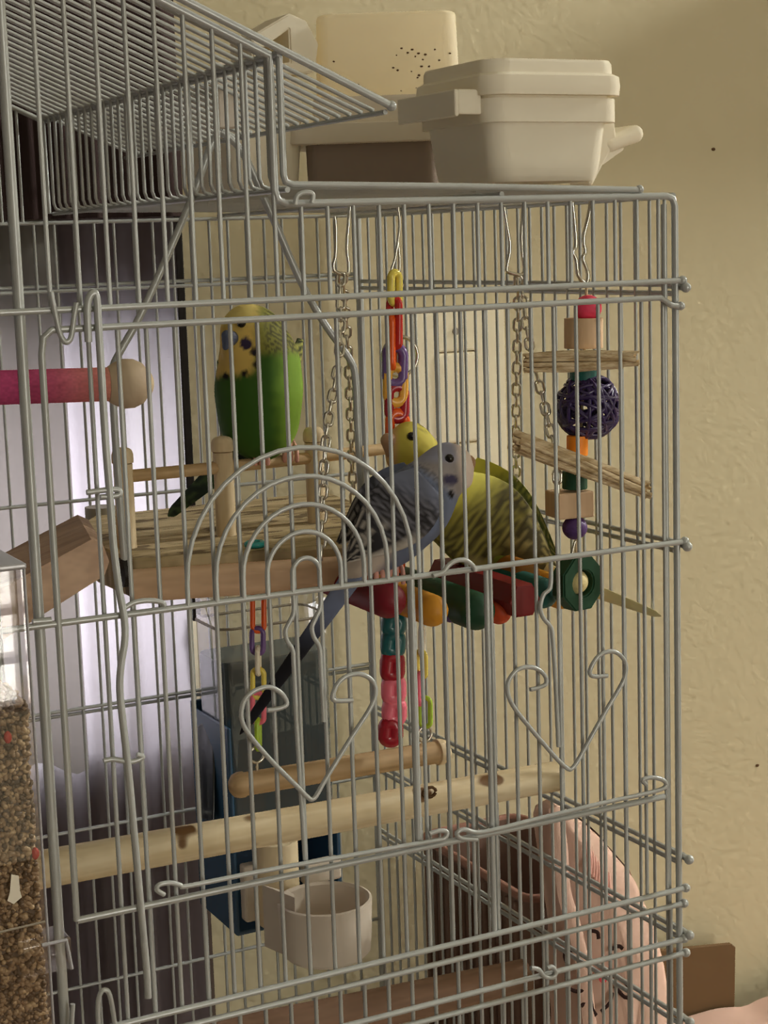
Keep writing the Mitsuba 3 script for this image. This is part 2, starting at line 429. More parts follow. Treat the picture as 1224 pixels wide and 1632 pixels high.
# curtain
nx, nz = 150, 60
cx0, cx1 = -1.02, -0.1195
X = np.linspace(cx0, cx1, nx); Z = np.linspace(1.1, -0.690, nz); V = []
for z in Z:
    k = np.clip((0.25 - z) / 1.0, 0.15, 1.0)
    y = WALL - 0.017 + 0.006 * k * (np.sin(X * 210 + 1.5 * np.sin(X * 37)) + 0.5 * np.sin(X * 95 + 2 + z * 3))
    V.append(np.column_stack([X, y, np.full(nx, z)]))
V = np.vstack(V); F = []
for i in range(nz - 1):
    for j in range(nx - 1):
        o = i * nx + j; F += [[o, o + 1, o + nx + 1], [o, o + nx + 1, o + nx]]
NX1 = float(at(112, 700, Y=WALL - 0.030)[0]); nzb = float(at(90, 1240, Y=WALL - 0.030)[2])
XN = np.linspace(-0.98, NX1, 90); ZN = np.linspace(0.02, nzb, 30); VN = []
for z in ZN:
    VN.append(np.column_stack([XN, WALL - 0.030 + 0.002 * np.sin(XN * 120 + 1.2 * np.sin(XN * 29)), z + 0.012 * np.sin(XN * 60) ** 2 * (z < nzb + 0.02)]))
VN = np.vstack(VN); FN = [[o, o + 1, o + 91] for i in range(29) for j in range(89) for o in (i * 90 + j,)] + [[o, o + 91, o + 90] for i in range(29) for j in range(89) for o in (i * 90 + j,)]
put('net_curtain', trimesh.Trimesh(VN, FN, process=False), 'm_net', smooth=True); tag('net_curtain', 'short grey white net curtain hanging in front of the lavender curtain at the left', 'net curtain')
put('curtain', trimesh.Trimesh(V, F, process=False), 'm_curtain', smooth=True); tag('curtain', 'pleated lavender curtain glowing with daylight beside the wall, behind the cage', 'curtain')

V = []; ZV = np.linspace(1.15, 0.0030, 12); XV = np.linspace(cx0, -0.1195, 220)
for z in ZV:
    V.append(np.column_stack([XV, WALL - 0.037 + 0.004 * (np.sin(XV * 260 + 2 * np.sin(XV * 31)) + 0.5 * np.sin(XV * 110)), np.full(len(XV), z)]))
V = np.vstack(V); F = []
for i in range(len(ZV) - 1):
    for j in range(len(XV) - 1):
        o = i * len(XV) + j; F += [[o, o + 1, o + len(XV) + 1], [o, o + len(XV) + 1, o + len(XV)]]
put('valance', trimesh.Trimesh(V, F, process=False), 'm_valance', smooth=True); tag('valance', 'dark brown gathered valance above the lavender curtain, behind the wire roof', 'valance')
# shelf added out of view at the right, placed so its shade falls on the wall's upper corner
shf = thing('added_shade_shelf', 'unseen wooden shelf added high at the right to shade the wall corner', 'shelf')
put(shf + '__board', rbox([0.58, 0.240, 0.245], [1.6, WALL - 0.0005, 0.27], 0.003), 'm_bench')
for x in (0.85, 1.4):
    put(shf + '__bracket', rbox([x, 0.27, 0.205], [x + 0.02, WALL - 0.0005, 0.2445], 0.003), 'm_dark_metal')

# bench that carries everything
bench = thing('bench', 'low wooden bench along the wall under the cage', 'bench')
put(bench + '__top', rbox([-1.0, -0.08, TABLE - 0.03], [1.3, WALL - 0.004, TABLE], 0.004), 'm_bench')
for x in (-0.95, 1.25):
    for y in (-0.04, 0.34):
        put(bench + '__leg', rbox([x - 0.025, y - 0.025, -1.4], [x + 0.025, y + 0.025, TABLE - 0.03], 0.003), 'm_bench')

# light switch on the wall
sw = thing('light_switch', 'cream wall plate with a wide rocker light switch on the wall behind the cage', 'light switch')
a, b = at(643, 492, Y=WALL - 0.006), at(811, 770, Y=WALL - 0.006)
cxs, czs, hw, hh = (a[0] + b[0]) / 2, (a[2] + b[2]) / 2, (b[0] - a[0]) / 2, (a[2] - b[2]) / 2
MF = frame([1, 0, 0], [0, 0, 1], [0, -1, 0], [cxs, WALL + 0.0005, czs])
plate = rrect(2 * hw, 2 * hh, 0.006).difference(rrect(0.0345, 0.068, 0.0015))
put(sw + '__plate', prism(plate, 0.006, MF, 0.0012), 'm_plate')
put(sw + '__rocker', loft([np.column_stack([c[:, 0] * k + cxs, np.full(len(c), WALL - 0.0005 - d), c[:, 2] * k + czs]) for c, k, d in [(ring_pts(0.0325, 0.066, 0.001, 0)[:, [0, 2, 1]], kk, dd) for kk, dd in ((1, 0), (1, 0.0045), (0.97, 0.0062), (0.9, 0.0068))]]), 'm_plate')
for s in (1, -1):
    put(sw + '__screw', dowel([cxs, WALL - 0.004, czs + s * 0.0484], [cxs, WALL - 0.0068, czs + s * 0.0484], 0.0026, 16), 'm_grey_wash')

# ------------------------------------------------------------------ the cage
DEPTH, PITCH, WID = 0.354, 0.01284, 0.664
Z1, Z1B, Z2, Z3, Z4, Z4B, Z5, Z5B, ZBOT = -0.0415, -0.0495, -0.1730, -0.3050, -0.3573, -0.3655, -0.3850, -0.3930, -0.6200
XS, ZS, XEAVE, ZEAVE = -0.2125, 0.0620, -0.1600, 0.0405         # step of the roof, eave
SLOPE = 0.44
cage = thing('bird_cage', 'white wire bird cage with a gabled roof and heart shaped wire ornaments on its doors', 'bird cage')
cyl = shared(tube([[0, 0, 0], [0, 0, 0.5], [0, 0, 1]], 1.0, 10), 'm_wire', smooth=50)
STUFF = []


def vwire(holder, x, y, z0, z1, r=0.00112, vis=True):
    """One upright wire of the cage as a part of its own; those past the middle, which the photo does not show, are joined."""
    if vis:
        put(f'{holder}__wire', cyl, None, to_world=T().translate([x, y, z0]).scale([r, r, z1 - z0]))
    else:
        STUFF.append(wire([x, y, z0], [x, y, z1], r, 6))


def knob(p, r=0.0026):
    return ball(p, r, 2)


roofz = lambda x: ZS + SLOPE * (XS - x) if x > -WID / 2 else ZS + SLOPE * (XS + WID + x) - 0 * x
def roof_at(x):
    return ZS + SLOPE * (XS - max(x, -WID - x))


fp = cage + '__front_panel'
yr = -0.0026
rails = []
for z, xe in ((Z1, 0.0012), (Z2, 0.0018), (Z4, 0.0012), (Z4B, 0.0), (Z5, 0.0), (Z5B, 0.001)):
    rails.append(wire([-WID, yr, z], [xe, yr, z], 0.00145, 10)); rails.append(knob([xe + 0.0005, yr, z], 0.0024))
outline = [[-WID / 2, 0, roof_at(-WID / 2)], [XS - 0.003, 0, ZS + 0.0013], [XS - 0.0032, 0, ZS - 0.004], [XS - 0.0032, 0, 0.006], [XS - 0.002, 0, 0.0018], [XS + 0.002, 0, 0], [-0.1, 0, 0], [-0.006, 0, 0], [-0.0022, 0, -0.0012], [-0.0008, 0, -0.005], [-0.0008, 0, -0.04], [-0.0008, 0, ZBOT]]
rails.append(tube(outline, 0.0018, 10)); rails.append(tube([[-WID - x, y, z] for x, y, z in outline], 0.0018, 10))
rails.append(wire([-WID / 2 - 0.0002, 0.0005, roof_at(-WID / 2)], [-WID / 2 - 0.0002, 0.0005, ZBOT], 0.0023, 10))     # middle post
rails.append(tube([[-WID / 2 + 0.004, -0.003, -0.171], [-WID / 2 - 0.004, -0.003, -0.171]], 0.0014))
rails.append(tube([[-WID, 0, ZBOT], [0, 0, ZBOT]], 0.0018))
rails.append(wire([-0.0052, 0.003, -0.004], [-0.0052, 0.003, ZBOT], 0.0015))
put(fp, join(rails), 'm_wire', smooth=50)
U0, U1, U2 = -0.3318, -0.3293, -0.3272
for i in range(1, 27):
    x = U0 + PITCH * i
    if x > -0.004: continue
    vwire(fp, x, 0, Z1, (roof_at(x) if x < XS else 0.0), 0.00102); vwire(fp, -WID - x, 0, Z1, (roof_at(x) if x < XS else 0.0), vis=False)
for i in range(2, 26):
    x = U1 + PITCH * i
    vwire(fp, x, 0, Z4, Z2, 0.00102); vwire(fp, -WID - x, 0, Z4, Z1B, vis=False)
    x = U2 + PITCH * i
    vwire(fp, x, 0, ZBOT, Z4B, 0.00102); vwire(fp, -WID - x, 0, ZBOT, Z4B, vis=False)
# the door with arches and hearts
dr_ = cage + '__front_door'
xd = at(64, 580, Y=0)[0]
dpath = [[xd, -0.003, Z3], [xd, -0.003, Z2], [xd, -0.003, Z1B - 0.010], [xd + 0.0012, -0.003, Z1B - 0.003], [xd + 0.005, -0.003, Z1B], [xd + 0.02, -0.003, Z1B], [-0.02, -0.003, Z1B], [-0.012, -0.003, Z1B], [-0.006, -0.004, Z1B - 0.004], [-0.0005, -0.004, Z1B - 0.0045]]
xr2 = at(664, 1345, Y=0)[0]; xr3 = at(774, 960, Y=0)[0]
dm = [tube(dpath, 0.0015, 10), tube([[xd, -0.003, Z3], [-0.012, -0.003, Z3]], 0.0017), wire([xr2, -0.002, Z2], [xr2, -0.002, Z3], 0.0019), wire([xr3, -0.001, Z2], [xr3, -0.001, Z4], 0.0014)]
dm.append(knob([-0.0005, -0.004, Z1B - 0.0045], 0.0022))
put(dr_, join(dm), 'm_wire', smooth=50)
for i in range(2, 26):
    vwire(dr_, U1 + PITCH * i, 0.0004, Z2, Z1B, 0.00102)


def onfront(pts, y=-0.0035):
    return [at(px, py, Y=y) for px, py in pts]


for k, (xa, xb, ya) in enumerate(((300, 657, 713), (346, 618, 758.5), (389, 581, 803.5), (427, 544, 847), (467, 510, 889))):
    a, b, t = at(xa, 965 - (xa - 300) * 0.13, Y=-0.003), at(xb, 965 - (xb - 300) * 0.13, Y=-0.003), at((xa + xb) / 2, ya, Y=-0.003)
    r = (b[0] - a[0]) / 2; top = t[2]; P = [[a[0], -0.003, Z2]]
    for th in np.linspace(math.pi, 0, 19):
        P.append([(a[0] + b[0]) / 2 + r * math.cos(th), -0.003, top - min(r, top - Z2) + min(r, top - Z2) * math.sin(th)])
    P.append([b[0], -0.003, Z2]); put(dr_ + '__arch', tube(P, 0.00115, 8), 'm_wire', smooth=60)
for pts in ([(458, 1128), (432, 1134), (426, 1134)], ):
    pass
heart_l = [(426, 1132), (442, 1130), (456, 1124), (455, 1114), (445, 1102), (428, 1095), (408, 1100), (392, 1112), (385, 1130), (386, 1150), (398, 1172), (430, 1210), (470, 1250), (490, 1270), (497, 1274), (504, 1268), (520, 1240), (560, 1175), (588, 1132), (598, 1108), (597, 1092), (588, 1080), (572, 1074), (552, 1078), (538, 1090), (530, 1108), (532, 1116), (546, 1117), (562, 1116)]
heart_r = [(845, 1099), (858, 1096), (870, 1090), (869, 1078), (858, 1067), (842, 1063), (824, 1068), (811, 1084), (809, 1102), (815, 1120), (830, 1142), (860, 1178), (890, 1212), (905, 1225), (911, 1225), (920, 1214), (940, 1178), (965, 1134), (990, 1092), (997, 1072), (996, 1055), (986, 1042), (972, 1038), (956, 1044), (946, 1056), (940, 1070), (943, 1077), (955, 1078), (968, 1077)]
for h in (heart_l, heart_r):
    put(cage + '__heart_ornament', tube(curve(onfront(h, -0.004), 4), 0.00115, 8), 'm_wire', smooth=60)
# latch rods and hooks
rod = [(141, 545), (139, 500), (141, 478), (148, 467), (154, 474), (157, 520), (162, 600), (168, 700), (175, 790), (181, 870), (190, 940), (198, 985), (199, 1020), (193, 1060), (191, 1100), (197, 1160), (206, 1240), (215, 1340), (225, 1450), (234, 1550), (236, 1590)]
put(cage + '__latch_rod', tube(curve(onfront(rod, -0.0055), 4), 0.0017, 8), 'm_wire', smooth=60)
for lp in ([(165, 1213), (180, 1210), (205, 1214), (218, 1212), (228, 1206), (218, 1203)], [(138, 785), (160, 782), (185, 780), (192, 784), (186, 790), (160, 792)],
           [(81, 465), (88, 500), (95, 530), (104, 545), (113, 538), (118, 505), (122, 482)], [(690, 918), (706, 912), (714, 902), (726, 894), (742, 893), (754, 902), (757, 910)],
           [(200, 968), (215, 960), (238, 957), (258, 960), (262, 966)], [(262, 1426), (250, 1418), (254, 1410), (272, 1407), (288, 1411), (300, 1412), (420, 1388), (560, 1363), (690, 1340), (708, 1336), (712, 1326), (700, 1324), (684, 1329)],
           [(760, 1338), (735, 1336), (728, 1328), (740, 1322), (770, 1326), (860, 1304), (960, 1280), (1040, 1262), (1060, 1254), (1058, 1244), (1040, 1239), (1024, 1243), (1030, 1250)],
           [(846, 1543), (858, 1545), (868, 1556), (880, 1558), (886, 1550), (880, 1541), (872, 1543)], [(470, 326), (474, 312), (486, 307), (498, 309), (497, 324)],
           [(116, 1600), (116, 1640), (140, 1640)], [(157, 1640), (156, 1600), (162, 1580), (172, 1580), (178, 1600), (184, 1640)]):
    put(cage + '__wire_hook', tube(curve(onfront(lp, -0.005), 5), 0.0012, 8), 'm_wire', smooth=60)
for a, b in (((460, 1000), (457, 960)), ((510, 1000), (509, 955))):
    pass
for pts in ([(467, 945), (468, 975), (461, 992), (455, 1005), (457, 1020), (466, 1036), (468, 1060), (474, 1180), (486, 1370)], [(510, 940), (511, 965), (503, 985), (497, 1000), (500, 1015), (509, 1032), (511, 1060), (516, 1150)], [(878, 895), (877, 935), (866, 948), (861, 968), (866, 985), (878, 1000), (881, 1020), (885, 1080), (890, 1190)]):
    put(dr_ + '__bent_wire', tube(curve(onfront(pts, -0.0025), 5), 0.00112, 8), 'm_wire', smooth=60)

# right side, back, left side
sp = cage + '__side_panel'
sr = []
for z in (-0.0435, -0.174, -0.340, -0.3815, -0.430):
    for dz in (0, -0.0045):
        sr.append(wire([0.0008, 0.004, z + dz], [0.0008, DEPTH, z + dz], 0.0014, 8))
    sr.append(tube([[0.0008, 0.012, z], [0.003, 0.004, z - 0.001], [0.0026, -0.0035, z - 0.0015]], 0.0018)); sr.append(knob([0.0026, -0.0042, z - 0.0015], 0.0026))
sr += [wire([0, 0.002, 0], [0, DEPTH, 0], 0.0016), wire([0, DEPTH, 0.0], [0, DEPTH, ZBOT], 0.0026, 10), wire([0, 0, ZBOT], [0, DEPTH, ZBOT], 0.0017)]
put(sp, join(sr), 'm_wire', smooth=50)
for i in range(1, 28):
    vwire(sp, 0, DEPTH * i / 28 - 0.003, ZBOT, 0.0, 0.00092)
bp = cage + '__back_panel'
br = [wire([-WID, DEPTH, z], [0, DEPTH, z], 0.00125) for z in (0.0005, Z1, -0.174, -0.309, -0.390, -0.4965)] + [wire([-WID, DEPTH + 0.002, z], [0, DEPTH + 0.002, z], 0.00125) for z in (-0.0385, -0.3125)]
gable = [[-WID / 2, DEPTH, roof_at(-WID / 2)], [XS, DEPTH, ZS], [XS, DEPTH, 0.006]]
br += [tube(gable, 0.0018), tube([[-WID - x, y, z] for x, y, z in gable], 0.0018), wire([-WID, DEPTH, 0], [-WID, DEPTH, ZBOT], 0.002), wire([-WID, DEPTH, ZBOT], [0, DEPTH, ZBOT], 0.0017)]
put(bp, join(br), 'm_wire', smooth=50)
ub = -0.2227 - 0.01284 * 9
for i in range(0, 26):
    x = ub + 0.01284 * i
    if -0.30 < x < -0.004:
        vwire(bp, x, DEPTH, ZBOT, 0.0005, 0.00095)
    if x > -WID / 2: vwire(bp, -WID - x, DEPTH, ZBOT, 0.0005, 0.00095, vis=False)
for i in range(1, 28):
    STUFF.append(wire([-WID, DEPTH * i / 28, ZBOT], [-WID, DEPTH * i / 28, 0], 0.001, 6))
for z in (0, -0.0435, -0.174, -0.340, ZBOT):
    STUFF.append(wire([-WID, 0, z], [-WID, DEPTH, z], 0.0016, 6))
# roof slopes: wires run down the slope and over the eave
rp, sh = cage + '__roof_panel', cage + '__shoulder'
xr = -WID / 2
zr = roof_at(xr); sl = unit([1, 0, -SLOPE])
put(rp, join([wire([XS + 0.001, -0.002, ZS + 0.002], [XS + 0.001, DEPTH + 0.004, ZS + 0.002], 0.0016), wire([XEAVE - 0.001, -0.002, ZS + SLOPE * (XS - XEAVE) + 0.0005], [XEAVE - 0.001, DEPTH, ZS + SLOPE * (XS - XEAVE) + 0.0005], 0.0012), wire([xr, -0.002, zr + 0.001], [xr, DEPTH, zr + 0.001], 0.0018), knob([XEAVE + 0.001, -0.004, ZS + SLOPE * (XS - XEAVE) + 0.003], 0.0024),
              wire([-WID - XS, -0.002, ZS], [-WID - XS, DEPTH, ZS], 0.0016), tube([[xr, -0.004, zr + 0.004], [XEAVE + 0.001, -0.004, ZS + SLOPE * (XS - XEAVE) + 0.003]], 0.0018, 10)]), 'm_wire', smooth=50)
put(sh, join([tube([[XS + 0.0016, 0.0005, ZS + 0.004], [XS + 0.0016, 0.0005, 0.0125], [XS + 0.0024, 0.0005, 0.0095], [XS + 0.006, 0.0005, 0.0082], [-0.12, 0.0005, 0.0062], [-0.022, 0.0005, 0.0032]], 0.0016, 10), knob([-0.0215, 0.0005, 0.0034], 0.0022),
              wire([-0.022, 0, 0.0018], [-0.022, DEPTH, 0.0018], 0.0013), wire([-0.10, 0, 0.0024], [-0.10, DEPTH, 0.0024], 0.0013), wire([XS + 0.002, 0.0, ZS], [XS + 0.002, DEPTH, ZS], 0.0013), wire([XS + 0.003, 0, 0.006], [XS + 0.003, DEPTH, 0.006], 0.0013)]), 'm_wire', smooth=50)
NR = 30
rw = shared(tube([[xr, 0, zr + 0.0005], [XEAVE, 0, ZS + SLOPE * (XS - XEAVE) + 0.0022]], 0.0011, 8), 'm_wire', 50)
sw_ = shared(tube([[XS, 0, ZS + 0.001], [XS, 0, 0.012], [XS + 0.0012, 0, 0.0085], [XS + 0.005, 0, 0.0072], [-0.12, 0, 0.0058], [-0.022, 0, 0.0032]], 0.00105, 8), 'm_wire', 50)
for i in range(1, NR):
    y = DEPTH * i / NR
    put(rp + '__wire', rw, None, to_world=T().translate([0, y, 0])); put(sh + '__wire', sw_, None, to_world=T().translate([0, y, 0]))
    STUFF.append(wire([xr, y, zr], [-WID - XEAVE, y, ZS + SLOPE * (XS - XEAVE)], 0.0011, 6)); STUFF.append(tube([[-WID - XS, y, ZS], [-WID - XS, y, 0.008], [-WID + 0.02, y, 0.004]], 0.00105, 6))
for i in range(1, 9):
    x = U0 + PITCH * i; STUFF.append(wire([x, DEPTH, 0.0], [x, DEPTH, roof_at(x)], 0.001, 6))
put(cage + '__wire_mesh', join(STUFF), 'm_wire', smooth=50); tag(cage + '__wire_mesh', 'wires of the far half', kind='stuff')
put(cage + '__tray', join([rbox([-WID - 0.006, -0.008, TABLE + 0.0], [0.006, DEPTH + 0.006, ZBOT - 0.02], 0.006), rbox([-WID - 0.003, -0.004, ZBOT - 0.022], [0.003, DEPTH + 0.003, ZBOT + 0.002], 0.003)]), 'm_tray')
tag(cage + '__tray', 'white plastic base tray')
put(cage + '__bracket', rbox(at(347, 205, Y=0.10) - [0.0, 0.002, 0.0], at(372, 100, Y=0.10) + [0.0, 0.004, 0.0], 0.001), 'm_cup'); tag(cage + '__bracket', 'white plastic strip hanging from the roof')

# ------------------------------------------------------------------ platform swing
ZP = -0.1715
pf = thing('platform_swing', 'weathered wooden platform with three fence posts, hung in a wire frame inside the cage', 'bird swing')
poly = [at(x, y, Z=ZP) for x, y in ((208, 891), (392, 880), (575, 868), (566, 800), (520, 783), (150, 822), (116, 842), (150, 868))]
put(pf + '__plank', prism(sg.Polygon([(p[0], p[1]) for p in poly]), 0.0205, frame([1, 0, 0], [0, 1, 0], [0, 0, 1], [0, 0, ZP - 0.0205]), 0.0012), 'm_plank', smooth=25)
ed = unit(poly[2] - poly[0]); back = unit([-ed[1], ed[0], 0])
rl, rr = poly[0] + back * 0.002 - [0, 0, 0.0105], poly[2] + back * 0.002 - [0, 0, 0.0105]
put(pf + '__front_bar', hullof(np.vstack([dowel(rl - back * 0.0035 + [0, 0, d], rr - back * 0.0035 + [0, 0, d], 0.006, 16).vertices for d in (-0.0005, -0.0055)])), 'm_wood_brown', smooth=40)
posts = []
for (bx, by, ty, w) in ((203, 873, 714, 33), (361, 853, 696, 34), (505, 832, 681, 32)):
    b = at(bx, by, Z=ZP); s = size(1, b); h = (by - ty) * s * 1.012; r = w * s / 2
    k = put(pf + '__post', join([dowel(b - [0, 0, 0.004], b + [0, 0, h * 0.84], r * 0.93, 28, 0.06), tube([b + [0, 0, h * t] for t in (0.845, 0.85, 0.88, 0.93, 0.97, 0.99, 1.0)], [r * 0.95, r * 1.04, r * 1.06, r * 1.05, r * 0.93, r * 0.7, r * 0.3], 28)]), 'm_wood_pale'); posts.append((b, h))
rb = [p + np.array([0, 0, 1]) * f for (p, h), f in zip(posts, (0.0375, 0.0370, 0.0365))]
end = rb[2] + (rb[2] - rb[1]) * 0.85 + [0, 0, 0.0005]
for a, b in ((rb[0], rb[1]), (rb[1], rb[2]), (rb[2], end)):
    put(pf + '__rail', dowel(a, b, 0.0033, 18), 'm_wood_rail')
apex = at(350, 208, Y=0.108)
for pts in ([(350, 208), (335, 235), (312, 300), (270, 400), (225, 500), (190, 563), (180, 590), (181, 650), (188, 760), (197, 880), (201, 925)], [(352, 210), (385, 240), (425, 325), (480, 450), (520, 520), (556, 570), (566, 600), (570, 680), (576, 800), (580, 905)]):
    n = len(pts); Ys = np.linspace(0.108, 0.116 if pts[-1][0] < 400 else 0.100, n)
    put(pf + '__wire_frame', tube(curve([at(px, py, Y=float(y_)) for (px, py), y_ in zip(pts, Ys)], 4), 0.0019, 10), 'm_wire', smooth=60)
put(pf + '__nut', tube([at(198, 912, Y=0.117) + [d, 0, 0] for d in (-0.003, -0.002, 0.002, 0.003)], [0.003, 0.0075, 0.0075, 0.003], 20), 'm_black')
put(pf + '__washer', tube([at(160, 818, Z=ZP) + [0, 0, d] for d in (-0.004, 0.004)], 0.009, 24), 'm_grey_wash')
# inclined wooden ramp at the left
rm = thing('wooden_ramp', 'light brown wooden ramp sloping down at the left end of the platform', 'ramp')
a0, a1 = at(158, 893, Y=0.10), at(-40, 1004, Y=0.06)
d = unit(a1 - a0); u = unit(np.cross([0.25, 1, 0], d)); v = np.cross(u, d)
if u[2] < 0: u = -u
w = np.array([0.22, 0.97, 0])
put(rm + '__board', hullof([p + w * s for p in (a0 + u * 0.011, a0 - u * 0.008, a1 + u * 0.011, a1 - u * 0.011, a0 + u * 0.006 - d * 0.006, a0 - u * 0.003 - d * 0.006) for s in (0.0, 0.085)]), 'm_wood_ramp', smooth=20)
# pink sandy perch with a wooden ball at its end
pk = thing('sandy_perch', 'pink to cream sand coated perch ending in a wooden ball, at the left', 'perch')
pa, pb = at(-330, 628, Y=0.075), at(184, 612, Y=0.055)
r = size(27, pb)
put(pk + '__bar', dowel(pa, pb, r, 28, 0.1), 'm_pink_perch')
db = unit(pb - pa)
put(pk + '__end_ball', tube([pb + db * t * 0.0165 for t in (-0.25, -0.2, 0.0, 0.25, 0.5, 0.75, 0.92, 1.0)], [r * x for x in (0.5, 1.05, 1.3, 1.48, 1.45, 1.2, 0.75, 0.2)], 32), 'm_wood_ball')
put(pk + '__end_cap', ball(pb + db * 0.0142, 0.0062, 3, (0.5, 1, 1)), 'm_wood_pale')

# long perches
lp = thing('long_perch', 'long pale round wooden perch spanning the cage beneath the hanging perch', 'perch')
p0, p1 = at(30, 1392, Y=0.10), at(886, 1237, Y=0.108)
put(lp + '__bar', dowel(p0 + (p0 - p1) * 0.32, p1, 0.0098, 32, 0.05, r2=0.0086), 'm_perch')
kn = at(683, 1262, Y=0.099)
put(lp + '__knot', tube([kn + [0.004 * math.cos(t), -0.001, 0.0028 * math.sin(t)] for t in np.linspace(0, 6.0, 12)], 0.0009, 6), 'm_speck')
lq = thing('low_perch', 'brown round wooden perch low in the cage, crossing behind the bottom rails', 'perch')
p0, p1 = at(300, 1668, Y=0.16), at(838, 1558, Y=0.14)
put(lq + '__bar', dowel(p0 + (p0 - p1) * 0.7, p1, 0.0112, 32, 0.05), 'm_wood_dark')

# ------------------------------------------------------------------ perch hung on plastic chains
hp = thing('hanging_perch', 'short wooden perch with rounded ends hung on chains of coloured plastic links', 'bird swing')
YH = 0.115
a, b = at(388, 1250, Y=YH), at(696, 1199, Y=YH)
put(hp + '__bar', dowel(a, b, size(19, a), 28, 0.03), 'm_wood_mid')
d = unit(b - a)
for p, s, m in ((a, -1, 'm_wood_mid'), (b, 1, 'm_wood_pale')):
    rr_ = size(21, p)
    put(hp + '__end_cap', tube([p + d * s * t for t in (-0.0008, 0, 0.0028, 0.0055, 0.0075, 0.0083)], [rr_ * 0.8, rr_, rr_, rr_ * 0.86, rr_ * 0.5, rr_ * 0.08], 28), m)
pl_link = {}
def plastic(c, W, L, r):
    k = (c, W, L, r)
    if k not in pl_link:
        pl_link[k] = shared(link_mesh(L, W, r, 10, 24), 'm_plastic_' + c, 60)
    return pl_link[k]


def plastic_chain(parent, items, Y, W, r):
    """items: (colour, x, top, bottom) in the photograph's pixels."""
    for i, (c, x, y0, y1, turn) in enumerate(items):
        p0_, p1_ = at(x, y0, Y=Y), at(x + 1, y1, Y=Y); L = np.linalg.norm(p1_ - p0_)
        put(parent + '__link', plastic(c, W, round(L, 4), r), None, to_world=align((p0_ + p1_) / 2, p0_ - p1_, turn))


plastic_chain(hp, [('orange', 411, 940, 1010, -20), ('purple', 410, 997, 1046, -28), ('white', 411, 1028, 1078, 60), ('yellow', 411, 1062, 1116, -25), ('pink', 411, 1100, 1156, -28), ('green', 411, 1143, 1198, 55)], YH, 0.0088, 0.0014)
plastic_chain(hp, [('white', 672, 995, 1048, 45), ('yellow', 671, 1034, 1084, -65), ('pink', 670, 1068, 1126, 40), ('green', 677, 1108, 1162, -35)], YH, 0.0086, 0.0014)
for x, y in ((409, 1203), (677, 1170)):
    p = at(x, y, Y=YH); put(hp + '__ring', trimesh.creation.torus(0.0042, 0.0008, major_sections=24, minor_sections=8).apply_transform(frame([1, 0, 0], [0, 0, 1], [0, -1, 0], p)), 'm_chrome', 60)
    put(hp + '__screw_eye', wire(p - [0, 0, 0.004], p - [0, 0, 0.011], 0.0008), 'm_chrome')
put(hp + '__upper_clip', trimesh.creation.torus(0.0040, 0.0017, major_sections=24, minor_sections=10).apply_transform(frame([1, 0, 0], [0, 1, 0], [0, 0, 1], at(409, 874, Y=0.108) + [0, 0.002, 0.002])), 'm_plastic_mint', 60)

# ------------------------------------------------------------------ chain toy of thick plastic links
ct = thing('link_chain_toy', 'thick chain of red, orange, purple, yellow, teal and pink plastic links hanging mid cage', 'bird toy')
YC = 0.105
plastic_chain(ct, [('yellow', 629, 428, 490, 20), ('red', 628, 470, 560, -70), ('orange', 625, 500, 592, 55)], YC, 0.0105, 0.0021)
plastic_chain(ct, [('purple', 629, 545, 620, -20), ('gold', 630, 577, 650, -15), ('crimson', 632, 608, 676, -10), ('orange', 633, 650, 715, -5)], YC, 0.0142, 0.0027)
plastic_chain(ct, [('teal', 627, 972, 1018, -20), ('teal', 626, 1000, 1052, -20), ('crimson', 625, 1034, 1090, -20), ('pink', 627, 1072, 1126, -20), ('pink', 628, 1108, 1160, -20), ('crimson', 622, 1140, 1192, -20)], YC, 0.0140, 0.0042)
# what joins the upper and the lower half behind the birds
plastic_chain(ct, [('red', 633, 700, 765, 50), ('yellow', 632, 752, 815, -20), ('purple', 631, 802, 865, 60), ('orange', 630, 852, 915, -20), ('green', 629, 902, 985, 60)], YC, 0.0105, 0.0021)
put(ct + '__ring', trimesh.creation.torus(0.0105, 0.0011, major_sections=30, minor_sections=8).apply_transform(frame([1, 0, 0], [0, 0, 1], [0, -1, 0], at(638, 568, Y=YC + 0.012))), 'm_chrome', 60)
put(ct + '__hook', tube(curve([at(634, 330, Y=YC), at(637, 360, Y=YC), at(630, 410, Y=YC), at(624, 432, Y=YC), at(634, 438, Y=YC), at(637, 420, Y=YC), at(634, 380, Y=YC)], 5), 0.0008), 'm_chrome', 60)

# ------------------------------------------------------------------ log bridge hung on steel chains
lb = thing('log_bridge', 'hanging bridge of brightly dyed wooden logs on four steel chains', 'bird swing')
steel = shared(link_mesh(0.0084, 0.0056, 0.00078, 7, 16), 'm_chrome', 60)
for pts in ([(558, 322), (556, 350), (553, 395), (556, 425), (553, 437), (536, 434), (531, 424), (535, 405), (535, 360), (533, 345)], [(803, 330), (808, 360), (813, 395), (808, 425), (810, 434), (830, 438), (836, 430), (833, 410), (831, 380), (833, 345), (835, 322)]):
    put(lb + '__spring_clip', tube(curve([at(px, py, Y=0.08) for px, py in pts], 5), 0.0010, 8), 'm_chrome', 60)
for pts in ([(543, 438, 0.08), (541, 560, 0.07), (521, 690, 0.06), (514, 800, 0.055), (512, 890, 0.05)], [(546, 438, 0.08), (552, 520, 0.10), (558, 640, 0.115), (562, 760, 0.125), (572, 880, 0.13)], [(826, 442, 0.08), (824, 560, 0.09), (822, 700, 0.10), (825, 790, 0.11), (833, 852, 0.115)], [(830, 442, 0.08), (842, 540, 0.065), (866, 640, 0.05), (884, 720, 0.04), (890, 790, 0.036)]):
    chain(lb, [at(px, py, Y=yy) for px, py, yy in pts], 0.0060, steel, 'chain_link')
